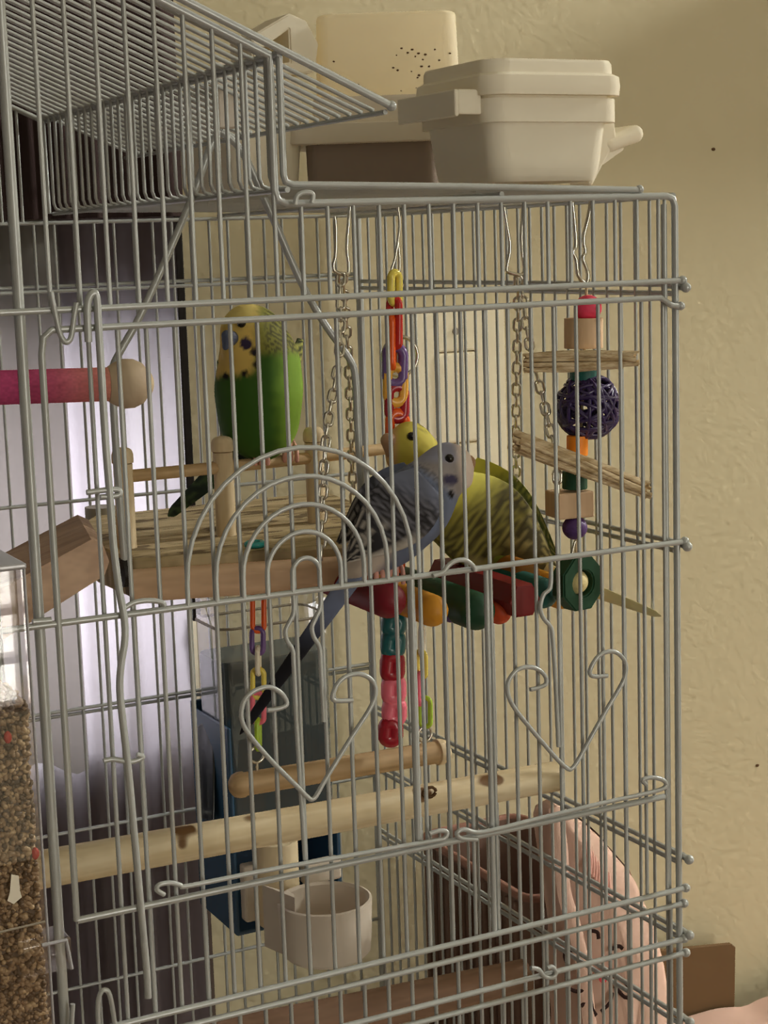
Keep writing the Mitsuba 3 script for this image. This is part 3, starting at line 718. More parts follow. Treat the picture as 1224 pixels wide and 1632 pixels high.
for (x, y, rp_, col, Yf, L) in ((622, 958, 29, 'crimson', 0.036, 0.075), (692, 974, 26, 'amber', 0.034, 0.06), (762, 975, 31, 'green', 0.032, 0.085), (798, 976, 20, 'orange', 0.045, 0.06), (838, 958, 30, 'darkred', 0.030, 0.088), (868, 946, 25, 'teal', 0.040, 0.07), (898, 946, 26, 'amber', 0.056, 0.05), (842, 918, 24, 'ochre', 0.062, 0.06), (720, 975, 18, 'purple', 0.05, 0.05)):
    p = at(x, y, Y=Yf); r = size(rp_, p)
    put(lb + '__log', capsule(p + [0, r * 0.25, 0], p + [0, L, 0.001], r, 28) if col not in ('darkred', 'ochre') else dowel(p, p + [0, L, 0.001], r, 6 if col == 'darkred' else 28, 0.2), 'm_dyed_' + col, smooth=40)
pts = [at(570, 945, Y=0.07), at(622, 958, Y=0.07), at(700, 972, Y=0.07), at(770, 972, Y=0.07), at(838, 955, Y=0.07), at(900, 935, Y=0.07)]
put(lb + '__cord', tube(curve(pts, 5), 0.0012, 8), 'm_sisal')

# ------------------------------------------------------------------ hanging toy at the right
ht = thing('hanging_toy', 'hanging toy of pink and purple beads, wooden blocks, sisal sticks and a dark rattan ball', 'bird toy')
YT = 0.040
P = lambda x, y: at(x, y, Y=YT)
put(ht + '__spring_clip', tube(curve([P(912, 322), P(915, 350), P(918, 390), P(913, 402), P(918, 414), P(922, 440), P(934, 452), P(937, 436), P(929, 412), P(933, 402), P(930, 380), P(938, 345), P(942, 320)], 5), 0.0011, 8), 'm_chrome', 60)
put(ht + '__cord', wire(P(935, 455), P(917, 905), 0.0008), 'm_sisal')
put(ht + '__pink_bead', ball(P(937, 491), size(22, P(937, 491)), 3, (1, 1, 0.95)), 'm_dyed_pink')
z = np.array([0, 0, 1.0])
def stack(x, y0, y1, rpx, m, name, nseg=32, bevel=0.08):
    put(f'{ht}__{name}', dowel(P(x, y1), P(x, y0), size(rpx, P(x, y0)), nseg, bevel), m)
stack(930, 507, 555, 31, 'm_wood_slab', 'wood_block', 36, 0.03)
stack(930, 588, 606, 22, 'm_dyed_teal', 'teal_bead'); stack(920, 694, 726, 17, 'm_dyed_tangerine', 'orange_bead'); stack(916, 750, 779, 20, 'm_dyed_green', 'green_bead')
c = P(937, 648); R = size(50, c); rings = []
for i in range(26):
    n_ = unit(RNG.normal(size=3)); u = unit(np.cross(n_, [0.3, 0.5, 0.81])); v = np.cross(n_, u); off = RNG.uniform(-0.45, 0.45) * R; q = math.sqrt(R * R - off * off)
    rings.append(tube([c + n_ * off + q * (u * math.cos(t) + v * math.sin(t)) * (1 + 0.03 * math.sin(3 * t + i)) for t in np.linspace(0, 2 * math.pi, 28)[:-1]], 0.00105, 6, closed=True))
put(ht + '__rattan_ball', join(rings), 'm_rattan', 60)
def sisal(x0, y0, x1, y1, rpx):
    a, b = at(x0, y0, Y=YT + 0.006), at(x1, y1, Y=YT - 0.026); r = size(rpx, a); L = b - a; d = unit(L); u = unit(np.cross(d, [0, 0, 1])); v = np.cross(d, u); out = []
    for k in range(30):
        ph, rad = RNG.uniform(0, 6.28), r * math.sqrt(RNG.uniform(0.05, 1)) * 0.9; tw = RNG.uniform(-0.6, 2.2); e0, e1 = RNG.uniform(-0.03, 0.06), 1 + RNG.uniform(-0.14, 0.04)
        out.append(tube([a + L * t + rad * (1 - 0.45 * max(0, t - 0.6)) * (math.cos(ph + tw * t) * u + math.sin(ph + tw * t) * v) for t in np.linspace(e0, e1, 14)], r * RNG.uniform(0.12, 0.26), 6))
    return join(out)
put(ht + '__sisal_stick', sisal(838, 578, 1012, 573, 17), 'm_sisal', 60); put(ht + '__sisal_stick', sisal(820, 702, 1032, 783, 18), 'm_sisal', 60)
bc = P(913, 804); s = size(1, bc)
ang = math.radians(8); ex, ey = np.array([math.cos(ang), -math.sin(ang), 0]), np.array([math.sin(ang), math.cos(ang), 0])
put(ht + '__wood_block', rbox([-31 * s, -20 * s, -21 * s], [31 * s, 34 * s, 21 * s], 0.0009).apply_transform(frame(ex, ey, z, bc + ey * 0.002)), 'm_wood_slab', smooth=20)
put(ht + '__purple_bead', ball(P(916, 841), size(20, P(916, 841)), 3, (1, 1, 0.95)), 'm_dyed_purple')
put(ht + '__steel_link', tube(curve([P(917, 862), P(911, 885), P(908, 905), P(914, 918), P(922, 905), P(920, 880)], 5, closed=True), 0.0007), 'm_chrome', 60)
gc = at(918, 927, Y=0.024); gr = size(39, gc)
oct_ = sg.Polygon([(gr * 1.04 * math.cos(t), gr * 1.12 * math.sin(t)) for t in np.arange(8) * math.pi / 4 + math.pi / 8]).buffer(0.001).difference(sg.Point(0, 0).buffer(gr * 0.54, quad_segs=16))
nv = unit([0.12, -1, 0]); exg = unit(np.cross([0, 0, 1], nv)) * -1
exg = unit(np.cross(z, nv)) 
put(ht + '__green_ring', prism(oct_, 0.010, frame(exg, z, nv, gc - nv * 0.004), 0.0008), 'm_dyed_green', smooth=25)
put(ht + '__cream_ball', ball(gc, gr * 0.5, 3), 'm_dyed_cream')

# ------------------------------------------------------------------ birds
def blob(chainp, edge=0.0022, it=10):
    """One closed surface round the spheres of each chain."""
    parts = []
    for ch in chainp:
        s = [m3.Manifold.sphere(r, 28).translate(list(map(float, p))) for p, r in ch]
        parts += [m3.Manifold.batch_hull([x, y]) for x, y in zip(s, s[1:])] if len(s) > 1 else s
    x = m3.Manifold.batch_boolean(parts, m3.OpType.Add).refine_to_length(edge).to_mesh()
    t = trimesh.Trimesh(x.vert_properties[:, :3], x.tri_verts, process=True)
    return trimesh.smoothing.filter_taubin(t, 0.5, -0.52, iterations=it)


def px(x, y, Y, off=0.0):
    """A place at depth Y, moved off metres towards the viewer."""
    return at(x, y, Y=Y) - FWD * off


def local(V, o):
    d = V - o; return d @ RIGHT, d @ UP, -(d @ FWD)


def nz(V, f, seed=0):
    import meshkit
    return meshkit.noise(np.asarray(V) * f, seed)


def paint(V, base):
    return np.tile(np.array(lin(base)), (len(V), 1))


def over(C, c, m):
    m = np.clip(m, 0, 1)[:, None]; return C * (1 - m) + np.array(lin(c)) * m


def st(a, b, x):
    t = np.clip((x - a) / (b - a), 0, 1); return t * t * (3 - 2 * t)


def feather(key, mesh, C):
    return put(key, mesh, 'm_feather', smooth=True, color=C)


def blade(p0, p1, w0, w1, side, th=0.12, n=26):
    """A tapering feather bundle from p0 to p1, widths w0 to w1, wide along side."""
    p0, p1 = np.asarray(p0), np.asarray(p1); d = unit(p1 - p0); side = unit(side - d * (side @ d)); nn = np.cross(d, side); S = []
    for t in np.linspace(0, 1, n):
        w = w0 + (w1 - w0) * t; w *= (1 - max(0, (t - 0.93) / 0.07) ** 2 * 0.85); c = p0 + (p1 - p0) * t; a = np.arange(14) / 14 * 2 * math.pi
        S.append(c + w / 2 * (np.cos(a)[:, None] * side + th * np.sin(a)[:, None] * nn * (1 if w > 0 else 1)))
    return loft(S)


def wing(anchor, tip, width, out, belly, mirror=1):
    """A folded wing: an almond shaped shield bulging towards out."""
    anchor, tip = np.asarray(anchor), np.asarray(tip); d = unit(tip - anchor); side = unit(belly - d * (belly @ d)); L = np.linalg.norm(tip - anchor); S = []; UVs = []
    for t in np.linspace(0, 1, 44):
        w = width * (math.sin(math.pi * min(t * 0.82 + 0.16, 1)) ** 0.75) * (1 - 0.55 * t ** 2.2) + 0.0006; bulge = 0.24 * width * (1 - t) ** 0.7
        a = np.arange(28) / 28 * 2 * math.pi; c = anchor + d * L * t
        S.append(c + w / 2 * np.cos(a)[:, None] * side + (0.05 * w + bulge * 0.5 * np.clip(np.sin(a), -0.2, 1))[:, None] * out * np.abs(np.sin(a))[:, None])
        UVs.append(np.column_stack([np.full(28, t), np.cos(a)]))
    m = loft(S); uv = np.vstack(UVs + [[[0, 0]], [[1, 0]]]); return m, uv


def wing_paint(m, uv, dark, edge, scal, seed=0, top=None):
    V = m.vertices; a_, b_ = nz(V, 320, seed), nz(V, 900, seed + 3)
    t, s = uv[:, 0] + 0.05 * (a_ - 0.5), uv[:, 1] + 0.22 * (nz(V, 240, seed + 7) - 0.5); C = paint(V, dark)
    rows = t * 17 + 0.3 * np.abs(s); k = np.floor(rows); cell = s * 6.5 + 0.5 * (k % 2)
    fu, fv = rows - k, np.abs(cell - np.round(cell)) * 2
    rim = st(0.50, 0.85, fu + 0.35 * fv ** 2) * st(0.66, 0.52, t)
    C = over(C, scal, rim * (0.35 + 0.65 * b_))
    ln = st(0.86, 0.97, np.abs(np.sin(s * 10 + 2 * a_))) * st(0.46, 0.6, t); C = over(C, edge, ln * 0.65)
    C = over(C, edge, st(0.66, 0.86, uv[:, 1]) * 0.9 * st(0.30, 0.5, t))
    if top is not None:
        C = over(C, top, st(0.30, 0.05, t + 0.12 * (s + 0.2)))
    return C


def toes(key, foot, span, m='m_foot'):
    out = []
    for k in (-1, 0, 1):
        o = RIGHT * 0.0028 * k
        out.append(tube(curve([foot + UP * 0.007 + o * 0.3, foot + o + UP * 0.003 - FWD * 0.004, foot + o * 1.2 - FWD * 0.0062 - UP * 0.001, foot + o * 1.2 - FWD * 0.0052 - UP * 0.0045], 4), [0.0013] * 12 + [0.0007], 8))
    out.append(tube([foot + UP * 0.014 + FWD * 0.002, foot + UP * 0.005], [0.0022, 0.0016], 8))
    put(key, join(out), m, 60)


# green budgerigar on the fence rail
gb = thing('budgie', 'green budgie with a yellow face perched on the fence rail of the platform', 'bird', 'budgies in the cage')
fy = float((rb[1][1] + rb[2][1]) / 2)
BG = lambda x, y, off=0.0: px(x, y, fy, off)
S_ = size(1, BG(415, 620))
ch = [[(BG(404, 537, 0.004), 50 * S_), (BG(414, 578, 0.002), 66 * S_), (BG(413, 622, 0.003), 72 * S_), (BG(413, 668), 66 * S_), (BG(415, 693, -0.004), 44 * S_)], [(BG(398, 532, 0.008), 46 * S_), (BG(390, 558, 0.010), 36 * S_)]]
m = blob(ch); V = m.vertices; hx, hy, hzz = local(V, BG(404, 537, 0.004)); hx, hy, hzz = hx / S_, hy / S_, hzz / S_
C = paint(V, (52, 90, 28)); w_ = nz(V, 900) - 0.5
C = over(C, (128, 164, 50), st(24, 64, hx + 8 * (nz(V, 260) - 0.5)) * 0.75)  # right flank painted brighter, lamp light put into the feather colour
head = st(-42, -26, hy - 0.10 * hx + 5 * w_)
C = over(C, (128, 128, 58), head * st(-10, 18, hx + 6 * w_))
bars = (np.sin(hy * 0.9 + 0.5 * hx) > 0.2) * head * st(14, 30, hx); C = over(C, (46, 44, 26), bars * 0.85)
mask = st(18, 0, hx - 0.30 * np.maximum(hy, 0) + 0.012 * (hy + 20) ** 2 * 0.3 + 7 * w_) * st(-72, -58, hy + 8 * w_) * st(-10, 5, hzz); C = over(C, (204, 176, 96), mask); C = over(C, (214, 196, 120), mask * st(8, 20, hy))
for sx, sy, sr_, col in ((-40, -66, 6, (20, 14, 14)), (-9, -62, 6, (20, 14, 14)), (9, -48, 6, (20, 14, 14)), (-60, -50, 4, (20, 14, 14)), (-6, -17, 10, (44, 34, 60)), (6, -30, 7, (24, 18, 30))):
    C = over(C, col, st(sr_ + 0.8, sr_ - 2, np.hypot(hx - sx, hy - sy)) * (hzz > -5))
feather(gb + '__body', m, C)
put(gb + '__beak', hullof(np.vstack([ball(BG(369, 543, 0.0262), 0.0030, 2).vertices, ball(BG(366, 561, 0.0258), 0.0015, 1).vertices, ball(BG(374, 544, 0.018), 0.0038, 2).vertices])), 'm_beak_blue'); tag(gb + '__beak', 'dark grey beak and cere')
for x, y, o in ((390, 522, 0.0218),):
    put(gb + '__eye', ball(BG(x, y, o), 0.0024, 2), 'm_eye')
wm, wuv = wing(BG(358, 575, -0.004), BG(352, 722, -0.014), 0.030, unit(-RIGHT * 0.9 - FWD * 0.1), unit(-FWD + RIGHT * 0.15)); feather(gb + '__wing', wm, wing_paint(wm, wuv, (52, 60, 34), (196, 196, 110), (190, 190, 100)))
wm, wuv = wing(BG(470, 540, -0.010), BG(452, 712, -0.022), 0.028, unit(RIGHT), unit(-FWD)); feather(gb + '__wing', wm, wing_paint(wm, wuv, (52, 60, 34), (196, 196, 110), (190, 190, 100)))
tm = blade(BG(400, 700, -0.012), BG(247, 823, -0.055), 0.019, 0.006, RIGHT * 0.2 + UP, 0.25); C = paint(tm.vertices, (38, 52, 46)); C = over(C, (70, 92, 60), st(0.45, 0.6, nz(tm.vertices, 420))); feather(gb + '__tail', tm, C); tag(gb + '__tail', 'long dark tail')
for f in (0.42, 0.74):
    q = rb[1] + (rb[2] - rb[1]) * f; toes(gb + '__foot', q - FWD * 0.001 + UP * 0.003, 1)

# blue budgerigar in front
bb = thing('budgie', 'blue grey budgie with black barred wings and a long dark tail, on the log bridge', 'bird', 'budgies in the cage')
YB = 0.052
BB = lambda x, y, off=0.0: px(x, y, YB, off)
S_ = size(1, BB(650, 800))
ch = [[(BB(712, 744), 41 * S_), (BB(690, 770), 47 * S_), (BB(660, 806), 63 * S_), (BB(620, 850), 56 * S_), (BB(586, 884), 36 * S_), (BB(560, 912), 20 * S_)], [(BB(722, 742, 0.003), 34 * S_), (BB(730, 760, 0.004), 26 * S_)]]
m = blob(ch); V = m.vertices; hx, hy, hzz = [q / S_ for q in local(V, BB(712, 744))]
C = paint(V, (104, 114, 140)); w_ = nz(V, 900) - 0.5
ax_ = (hx * 0.62 + hy * 0.78); ay_ = (hx * 0.78 - hy * 0.62)           # along the back, across towards the belly
C = over(C, (146, 140, 142), st(-36, -20, ax_ + 5 * w_)); C = over(C, (196, 184, 174), st(-150, -172, ax_ + 10 * w_) * st(30, 8, ay_))
brs = st(0.0, 0.5, np.sin(ax_ * 0.75 + 1.6 * np.sin(ay_ * 0.12) + 3 * nz(V, 200))) * st(-10, -26, ax_) * st(-100, -80, ax_) * st(26, 6, ay_); C = over(C, (60, 58, 66), brs * 0.55)
C = over(C, (222, 206, 196), st(10, 26, hx + 0.25 * hy) * st(-62, -48, hy) * st(-46, -20, ax_) * 0.95)
C = over(C, (146, 150, 176), st(24, 6, hx) * st(0, 14, hy) * 0.8)
for sx, sy, rx, ry, col in ((5, -45, 5, 6, (16, 12, 16)), (-26, -38, 4, 4, (16, 12, 16)), (4, -22, 12, 8, (60, 56, 84)), (28, -50, 4, 5, (16, 12, 16))):
    C = over(C, col, st(1.3, 0.8, np.hypot((hx - sx) / rx, (hy - sy) / ry)) * (hzz > -4))
feather(bb + '__body', m, C)
put(bb + '__beak', hullof(np.vstack([ball(BB(744, 738, 0.006), 0.0042, 2).vertices, ball(BB(742, 762, 0.006), 0.0024, 1).vertices, ball(BB(734, 745, 0.006), 0.0048, 2).vertices])), 'm_beak')
put(bb + '__eye', ball(BB(715, 732, 0.0118), 0.0023, 2), 'm_eye')
wm, wuv = wing(BB(684, 772, 0.0165), BB(552, 893, 0.010), 0.036, -FWD, unit(RIGHT * 0.78 - UP * 0.62)); feather(bb + '__wing', wm, wing_paint(wm, wuv, (38, 37, 42), (190, 184, 178), (118, 118, 130), 1, (112, 118, 140)))
wm, wuv = wing(BB(664, 756, -0.0150), BB(538, 866, -0.006), 0.030, FWD, unit(RIGHT * 0.78 - UP * 0.62)); feather(bb + '__wing', wm, wing_paint(wm, wuv, (34, 33, 38), (176, 170, 168), (110, 110, 124), 2, (84, 90, 110)))
tm = blade(BB(578, 896, 0.002), BB(384, 1168, 0.006), 0.0125, 0.0042, RIGHT * 0.8 + UP * 0.5, 0.3); hx, hy, _ = local(tm.vertices, BB(578, 896)); C = paint(tm.vertices, (26, 26, 34)); C = over(C, (120, 130, 162), st(-0.045, -0.015, hy)); feather(bb + '__tail', tm, C); tag(bb + '__tail', 'long tail, blue at its root and black below')
for x, y, o in ((600, 905, 0.004), (632, 903, -0.006)):
    toes(bb + '__foot', BB(x, y + 14, o), 1)

# yellow budgerigar behind it
yb = thing('budgie', 'yellow green budgie with dark scalloped wings, half hidden by the blue one', 'bird', 'budgies in the cage')
YY = 0.098
BY = lambda x, y, off=0.0: px(x, y, YY, off)
S_ = size(1, BY(740, 840))
ch = [[(BY(653, 708), 37 * S_), (BY(672, 745), 44 * S_), (BY(712, 800), 58 * S_), (BY(752, 850), 54 * S_), (BY(800, 886), 44 * S_), (BY(850, 908), 22 * S_)], [(BY(644, 712, 0.003), 31 * S_), (BY(640, 730, 0.004), 26 * S_)]]
m = blob(ch); V = m.vertices; hx, hy, hzz = [q / S_ for q in local(V, BY(653, 708))]
C = paint(V, (142, 140, 58)); w_ = nz(V, 900) - 0.5
C = over(C, (192, 180, 78), st(-60, -30, hy + 6 * w_)); C = over(C, (120, 132, 46), st(-100, -180, hy))
C = over(C, (60, 58, 30), (np.sin(hy * 0.9 + hx * 0.4) > 0.3) * st(14, 26, hy) * st(5, 22, hx) * 0.7); C = over(C, (206, 164, 120), st(-14, -24, hx) * st(-60, -40, hy) * 0.8)
feather(yb + '__body', m, C)
put(yb + '__beak', hullof(np.vstack([ball(BY(619, 703, 0.004), 0.0042, 2).vertices, ball(BY(622, 724, 0.004), 0.0024, 1).vertices, ball(BY(630, 708, 0.003), 0.005, 2).vertices])), 'm_beak')
put(yb + '__eye', ball(BY(655, 697, 0.0128), 0.0023, 2), 'm_eye')
wm, wuv = wing(BY(704, 790, 0.0225), BY(884, 912, 0.0105), 0.052, -FWD, unit(-RIGHT * 0.6 - UP * 0.8)); feather(yb + '__wing', wm, wing_paint(wm, wuv, (66, 60, 30), (176, 166, 108), (150, 144, 70), 4, (198, 192, 84)))
wm, wuv = wing(BY(742, 752, -0.012), BY(890, 888, -0.008), 0.036, FWD, unit(-RIGHT * 0.6 - UP * 0.8)); feather(yb + '__wing', wm, wing_paint(wm, wuv, (66, 76, 34), (176, 168, 108), (150, 152, 70), 5, (200, 196, 84)))
tm = blade(BY(838, 900, -0.004), at(1054, 982, Y=0.010), 0.0120, 0.0034, UP, 0.3); hx, hy, _ = local(tm.vertices, BY(838, 900)); C = paint(tm.vertices, (240, 232, 184)); C = over(C, (98, 94, 54), st(0.016, 0.0, hx) * 0.7); feather(yb + '__tail', tm, C); tag(yb + '__tail', 'long pale yellow tail')
for x, o in ((726, 0.004), (762, -0.004)):
    toes(yb + '__foot', BY(x, 936, o), 1)

# ------------------------------------------------------------------ seed dispenser at the back of the cage
fd = thing('seed_dispenser', 'blue plastic food dispenser with a clear hopper and a white round cup, inside the cage', 'feeder')
YF = 0.262
nA = at(378, 1493, Y=YF); nB = at(548, 1455, Y=YF); top = at(368, 1300, Y=YF)[2]
xl, xrr, zb, zt = nA[0], at(545, 1400, Y=YF)[0], nA[2], at(372, 1150, Y=YF)[2]
zq = zb + 0.040
put(fd + '__housing', join([rbox([xl, YF, zb], [xrr, YF + 0.064, zb + 0.003], 0.001), rbox([xl, YF, zb], [xl + 0.0025, YF + 0.064, zt - 0.004], 0.001), rbox([xrr - 0.0025, YF, zb], [xrr, YF + 0.064, zb + 0.055], 0.001), rbox([xl, YF + 0.061, zb], [xrr, YF + 0.064, zt], 0.001)]), 'm_blue_plastic', smooth=25)
zh = at(440, 972, Y=YF + 0.03)[2]; hx0, hx1 = at(350, 1000, Y=YF + 0.012)[0], at(526, 990, Y=YF + 0.012)[0]
zd = at(440, 1046, Y=YF + 0.012)[2]; zlow = at(440, 1300, Y=YF + 0.012)[2]; hcx = (hx0 + hx1) / 2
put(fd + '__hood', loft([ring_pts((hx1 - hx0) * k, 0.044 * k, 0.008, z_, hcx, YF + 0.034, 8) for k, z_ in ((0.97, zlow), (1.0, zlow + 0.004), (1.0, zd - 0.002), (0.98, zd))]), 'm_teal_dark', smooth=40); tag(fd + '__hood', 'dark teal lower half of the hopper')
put(fd + '__hopper', loft([ring_pts(hx1 - hx0 + 0.001, 0.046, 0.009, z_, hcx, YF + 0.034, 8) for z_ in (zlow, zh)], cap0=False, cap1=False), 'm_clear', smooth=40); tag(fd + '__hopper', 'clear plastic hopper')
put(fd + '__hopper_rim', tube(np.vstack([ring_pts(hx1 - hx0 + 0.002, 0.047, 0.010, zh - 0.004, hcx, YF + 0.034, 8)]), 0.0009, 8, closed=True), 'm_grey_wash', 60)
put(fd + '__hopper_lid', loft([ring_pts((hx1 - hx0) * k, 0.046 * k, 0.009 * k, zh + d_, hcx, YF + 0.034, 8) for k, d_ in ((1.02, -0.003), (1.02, 0.010), (0.93, 0.0125))], cap0=False), 'm_clear', smooth=40)
put(fd + '__edge_glint', wire([hx0 - 0.0012, YF + 0.013, at(340, 1210, Y=YF + 0.012)[2]], [hx0 - 0.0012, YF + 0.013, zh], 0.0012), 'm_painted_glint', 40); tag(fd + '__edge_glint', 'hopper edge with its daylight glint painted near white')
put(fd + '__panel_tab', hullof(np.vstack([ball(at(x, y, Y=YF + yy), 0.0012, 1).vertices for x, y, yy in ((316, 1160, 0.05), (342, 1142, 0.03), (342, 1200, 0.03), (316, 1300, 0.05), (340, 1306, 0.02))])), 'm_gloss_dark', 40)
# white mount and cup
wz = at(440, 1390, Y=YF - 0.004)[2]
put(fd + '__cup_mount', join([rbox([at(384, 1390, Y=YF - 0.003)[0], YF - 0.008, at(384, 1470, Y=YF - 0.004)[2]], [at(448, 1380, Y=YF - 0.003)[0], YF + 0.001, at(400, 1376, Y=YF - 0.004)[2]], 0.002), rbox([at(480, 1380, Y=YF - 0.003)[0], YF - 0.008, wz - 0.012], [at(540, 1380, Y=YF - 0.003)[0], YF + 0.001, at(510, 1370, Y=YF - 0.004)[2]], 0.002)]), 'm_cup')
put(fd + '__spout', dowel(at(440, 1338, Y=YF - 0.012), at(446, 1470, Y=YF - 0.012), 0.0135, 30, 0.1), 'm_cup_inside'); tag(fd + '__spout', 'beige spout above the cup')
cc = at(517, 1432, Y=0.205); Rc = size(76, cc); hc = size(92, cc)
prof = [(0.02, 0.0), (Rc * 0.84, 0.0), (Rc * 0.94, 0.003), (Rc * 0.97, hc * 0.4), (Rc, hc), (Rc - 0.0016, hc + 0.0006), (Rc - 0.0032, hc - 0.001), (Rc * 0.90, 0.006), (0.02, 0.004)]
prof[0] = (0.0002, 0.0); prof[-1] = (0.0002, 0.004)
cup = trimesh.creation.revolve(np.array(prof), sections=48); cup.apply_translation(cc - [0, 0, hc]); put(fd + '__cup', cup, 'm_cup', smooth=40); tag(fd + '__cup', 'white round cup')
put(fd + '__cup_shield', hullof([cc + [x, y, z_] for x, y in ((-Rc * 1.05, 0.018), (-Rc * 0.72, -0.002), (-Rc * 1.08, 0.022), (-Rc * 0.80, -0.008)) for z_ in (0.008, -hc * 0.9)]), 'm_cup', smooth=20)
# ------------------------------------------------------------------ clear seed hopper at the front left
sh_ = thing('seed_hopper', 'clear plastic seed hopper hooked on the front wires at the left edge', 'feeder')
hy0, hy1 = -0.052, -0.010
zx = lambda y, x=40: at(x, y, Y=hy0)[2]
HX1 = at(44, 1000, Y=hy0)[0]; HX0 = HX1 - 0.075; HZ1, HZ0, HZM = zx(905, 20), zx(1500, 60), zx(1520, 60)
put(sh_ + '__front_sheet', trimesh.Trimesh([[HX0, hy0, HZ0 - 0.06], [HX1, hy0, HZ0 - 0.06], [HX1, hy0, HZ1], [HX0, hy0, HZ1]], [[0, 1, 2], [0, 2, 3]], process=False), 'm_clear', smooth=False)
put(sh_ + '__side_sheet', trimesh.Trimesh([[HX1, hy0, HZ0 - 0.06], [HX1, hy1, HZ0 - 0.06], [HX1, hy1, HZ1], [HX1, hy0, HZ1]], [[0, 1, 2], [0, 2, 3]], process=False), 'm_clear', smooth=False)
put(sh_ + '__rim', join([tube([[HX0, hy0, HZ1], [HX1, hy0, HZ1], [HX1, hy1, HZ1], [HX0, hy1, HZ1]], 0.0009, 8), rbox([HX0, hy0 - 0.001, HZ1 - 0.001], [HX1 + 0.001, hy1, HZ1 + 0.0015], 0.0008), wire([HX1, hy0, HZ0 - 0.06], [HX1, hy0, HZ1], 0.0006), wire([HX1, hy1, HZ0 - 0.06], [HX1, hy1, HZ1], 0.0006)]), 'm_clear_edge', 40); tag(sh_ + '__rim', 'glossy lid and edges')
put(sh_ + '__tab', rbox([HX1 - 0.012, hy0 - 0.004, HZ0 - 0.013], [HX1 + 0.0085, hy0 + 0.012, HZ0 + 0.0005], 0.0012), 'm_clear', smooth=30)
put(sh_ + '__tab_edge', tube([[HX1 - 0.004, hy0 - 0.005, HZ0], [HX1 + 0.006, hy0 - 0.005, HZ0], [HX1 + 0.0075, hy0 - 0.005, HZ0 - 0.0125]], 0.0009, 8), 'm_clear_edge', 40)
put(sh_ + '__crossbar', tube([[HX0, hy0 - 0.0012, HZ0 + 0.006], [HX1 - 0.001, hy0 - 0.0012, HZ0 + 0.008]], 0.0005, 8), 'm_grey_wash', 40)
seed_top = zx(1110, 20)
ico = trimesh.creation.icosphere(subdivisions=1, radius=1.0); groups = [[], [], []]
ang_ = RNG.uniform(0, 6.28, 9000)
cnt = 0
for i in range(5600):
    face = RNG.uniform() < 0.72
    x = RNG.uniform(HX1 - 0.045, HX1 - 0.002); y = hy0 + 0.0022 + RNG.uniform(0, 0.0012)
    if not face: x, y = HX1 - 0.0022 - RNG.uniform(0, 0.0012), RNG.uniform(hy0 + 0.002, hy1 - 0.002)
    lim = seed_top - 0.010 * (1 - (x - HX0) / (HX1 - HX0)) * 0 - 0.006 * abs(math.sin(x * 300)) - (0.0 if face else 0.2 * (y - hy0))
    z_ = RNG.uniform(HZ0 - 0.058, lim)
    s_ = ico.copy(); r_ = RNG.uniform(0.0009, 0.00128); s_.apply_scale([r_, r_, r_ * RNG.uniform(1.1, 1.7)]); s_.apply_transform(trimesh.transformations.random_rotation_matrix(RNG.uniform(size=3))); s_.apply_translation([x, y, z_])
    groups[int(RNG.choice(3, p=[0.5, 0.34, 0.16]))].append(s_)
for k in range(900):
    s_ = ico.copy(); s_.apply_scale([0.0011] * 3); s_.apply_translation([RNG.uniform(HX1 - 0.045, HX1 - 0.002), RNG.uniform(hy0 + 0.003, hy1 - 0.003), seed_top - 0.004 + RNG.uniform(-0.002, 0.002)]); groups[0].append(s_)
core = rbox([HX0, hy0 + 0.003, HZ0 - 0.058], [HX1 - 0.003, hy1 - 0.002, seed_top - 0.006], 0.001)
tag('hopper_seed', 'brown mixed seed filling the clear hopper at the left edge', 'bird seed', kind='stuff')
put('hopper_seed__grain', join(groups[0]), 'm_seed_a', True); put('hopper_seed__dark_grain', join(groups[1] + [core]), 'm_seed_b', 40); put('hopper_seed__pale_grain', join(groups[2]), 'm_seed_c', True)
for k in ('grain', 'dark_grain', 'pale_grain'): tag('hopper_seed__' + k, kind='stuff')
for x, y in ((12, 1175), (56, 1360)):
    put('hopper_seed__red_grain', ball(at(x, y, Y=hy0 + 0.0017), 0.0016, 2, (1, 0.8, 1.6)), 'm_seed_red', True)
pp = [at(x, y, Y=hy0 - 0.0006) for x, y in ((18, 1394), (30, 1396), (32, 1420), (35, 1430), (22, 1441), (12, 1436), (16, 1422))]
put('paper_scrap', prism(sg.Polygon([(p[0], p[2]) for p in pp]), 0.0004, frame([1, 0, 0], [0, 0, 1], [0, -1, 0], [0, hy0 - 0.0001, 0])), 'm_paper', smooth=False); tag('paper_scrap', 'small white scrap stuck on the clear seed hopper', 'scrap')

# ------------------------------------------------------------------ white plastic containers on the shoulder
ZT = 0.0095
def tubmesh(w0, d0, w1, d1, h, r, wall=0.0014, flare=0.0):
    """A tapering tub with a rounded floor, open at the top."""
    S = [ring_pts(w0 * 0.94, d0 * 0.94, r * 0.9, 0.0), ring_pts(w0, d0, r, 0.003)] + [ring_pts(w0 + (w1 - w0) * t, d0 + (d1 - d0) * t, r, h * t) for t in (0.25, 0.5, 0.75, 1.0)]
    I = [ring_pts(w0 + (w1 - w0) * t - 2 * wall, d0 + (d1 - d0) * t - 2 * wall, r - wall * 0.6, h * t) for t in (1.0, 0.6, 0.2)] + [ring_pts(w0 - 4 * wall, d0 - 4 * wall, r - wall * 0.6, 0.004)]
    return loft(S + I)


def place(m, o, yaw=0.0, R=None):
    M = frame([math.cos(yaw), math.sin(yaw), 0], [-math.sin(yaw), math.cos(yaw), 0], [0, 0, 1], o)
    if R is not None: m.apply_transform(R)
    m.apply_transform(M); return m


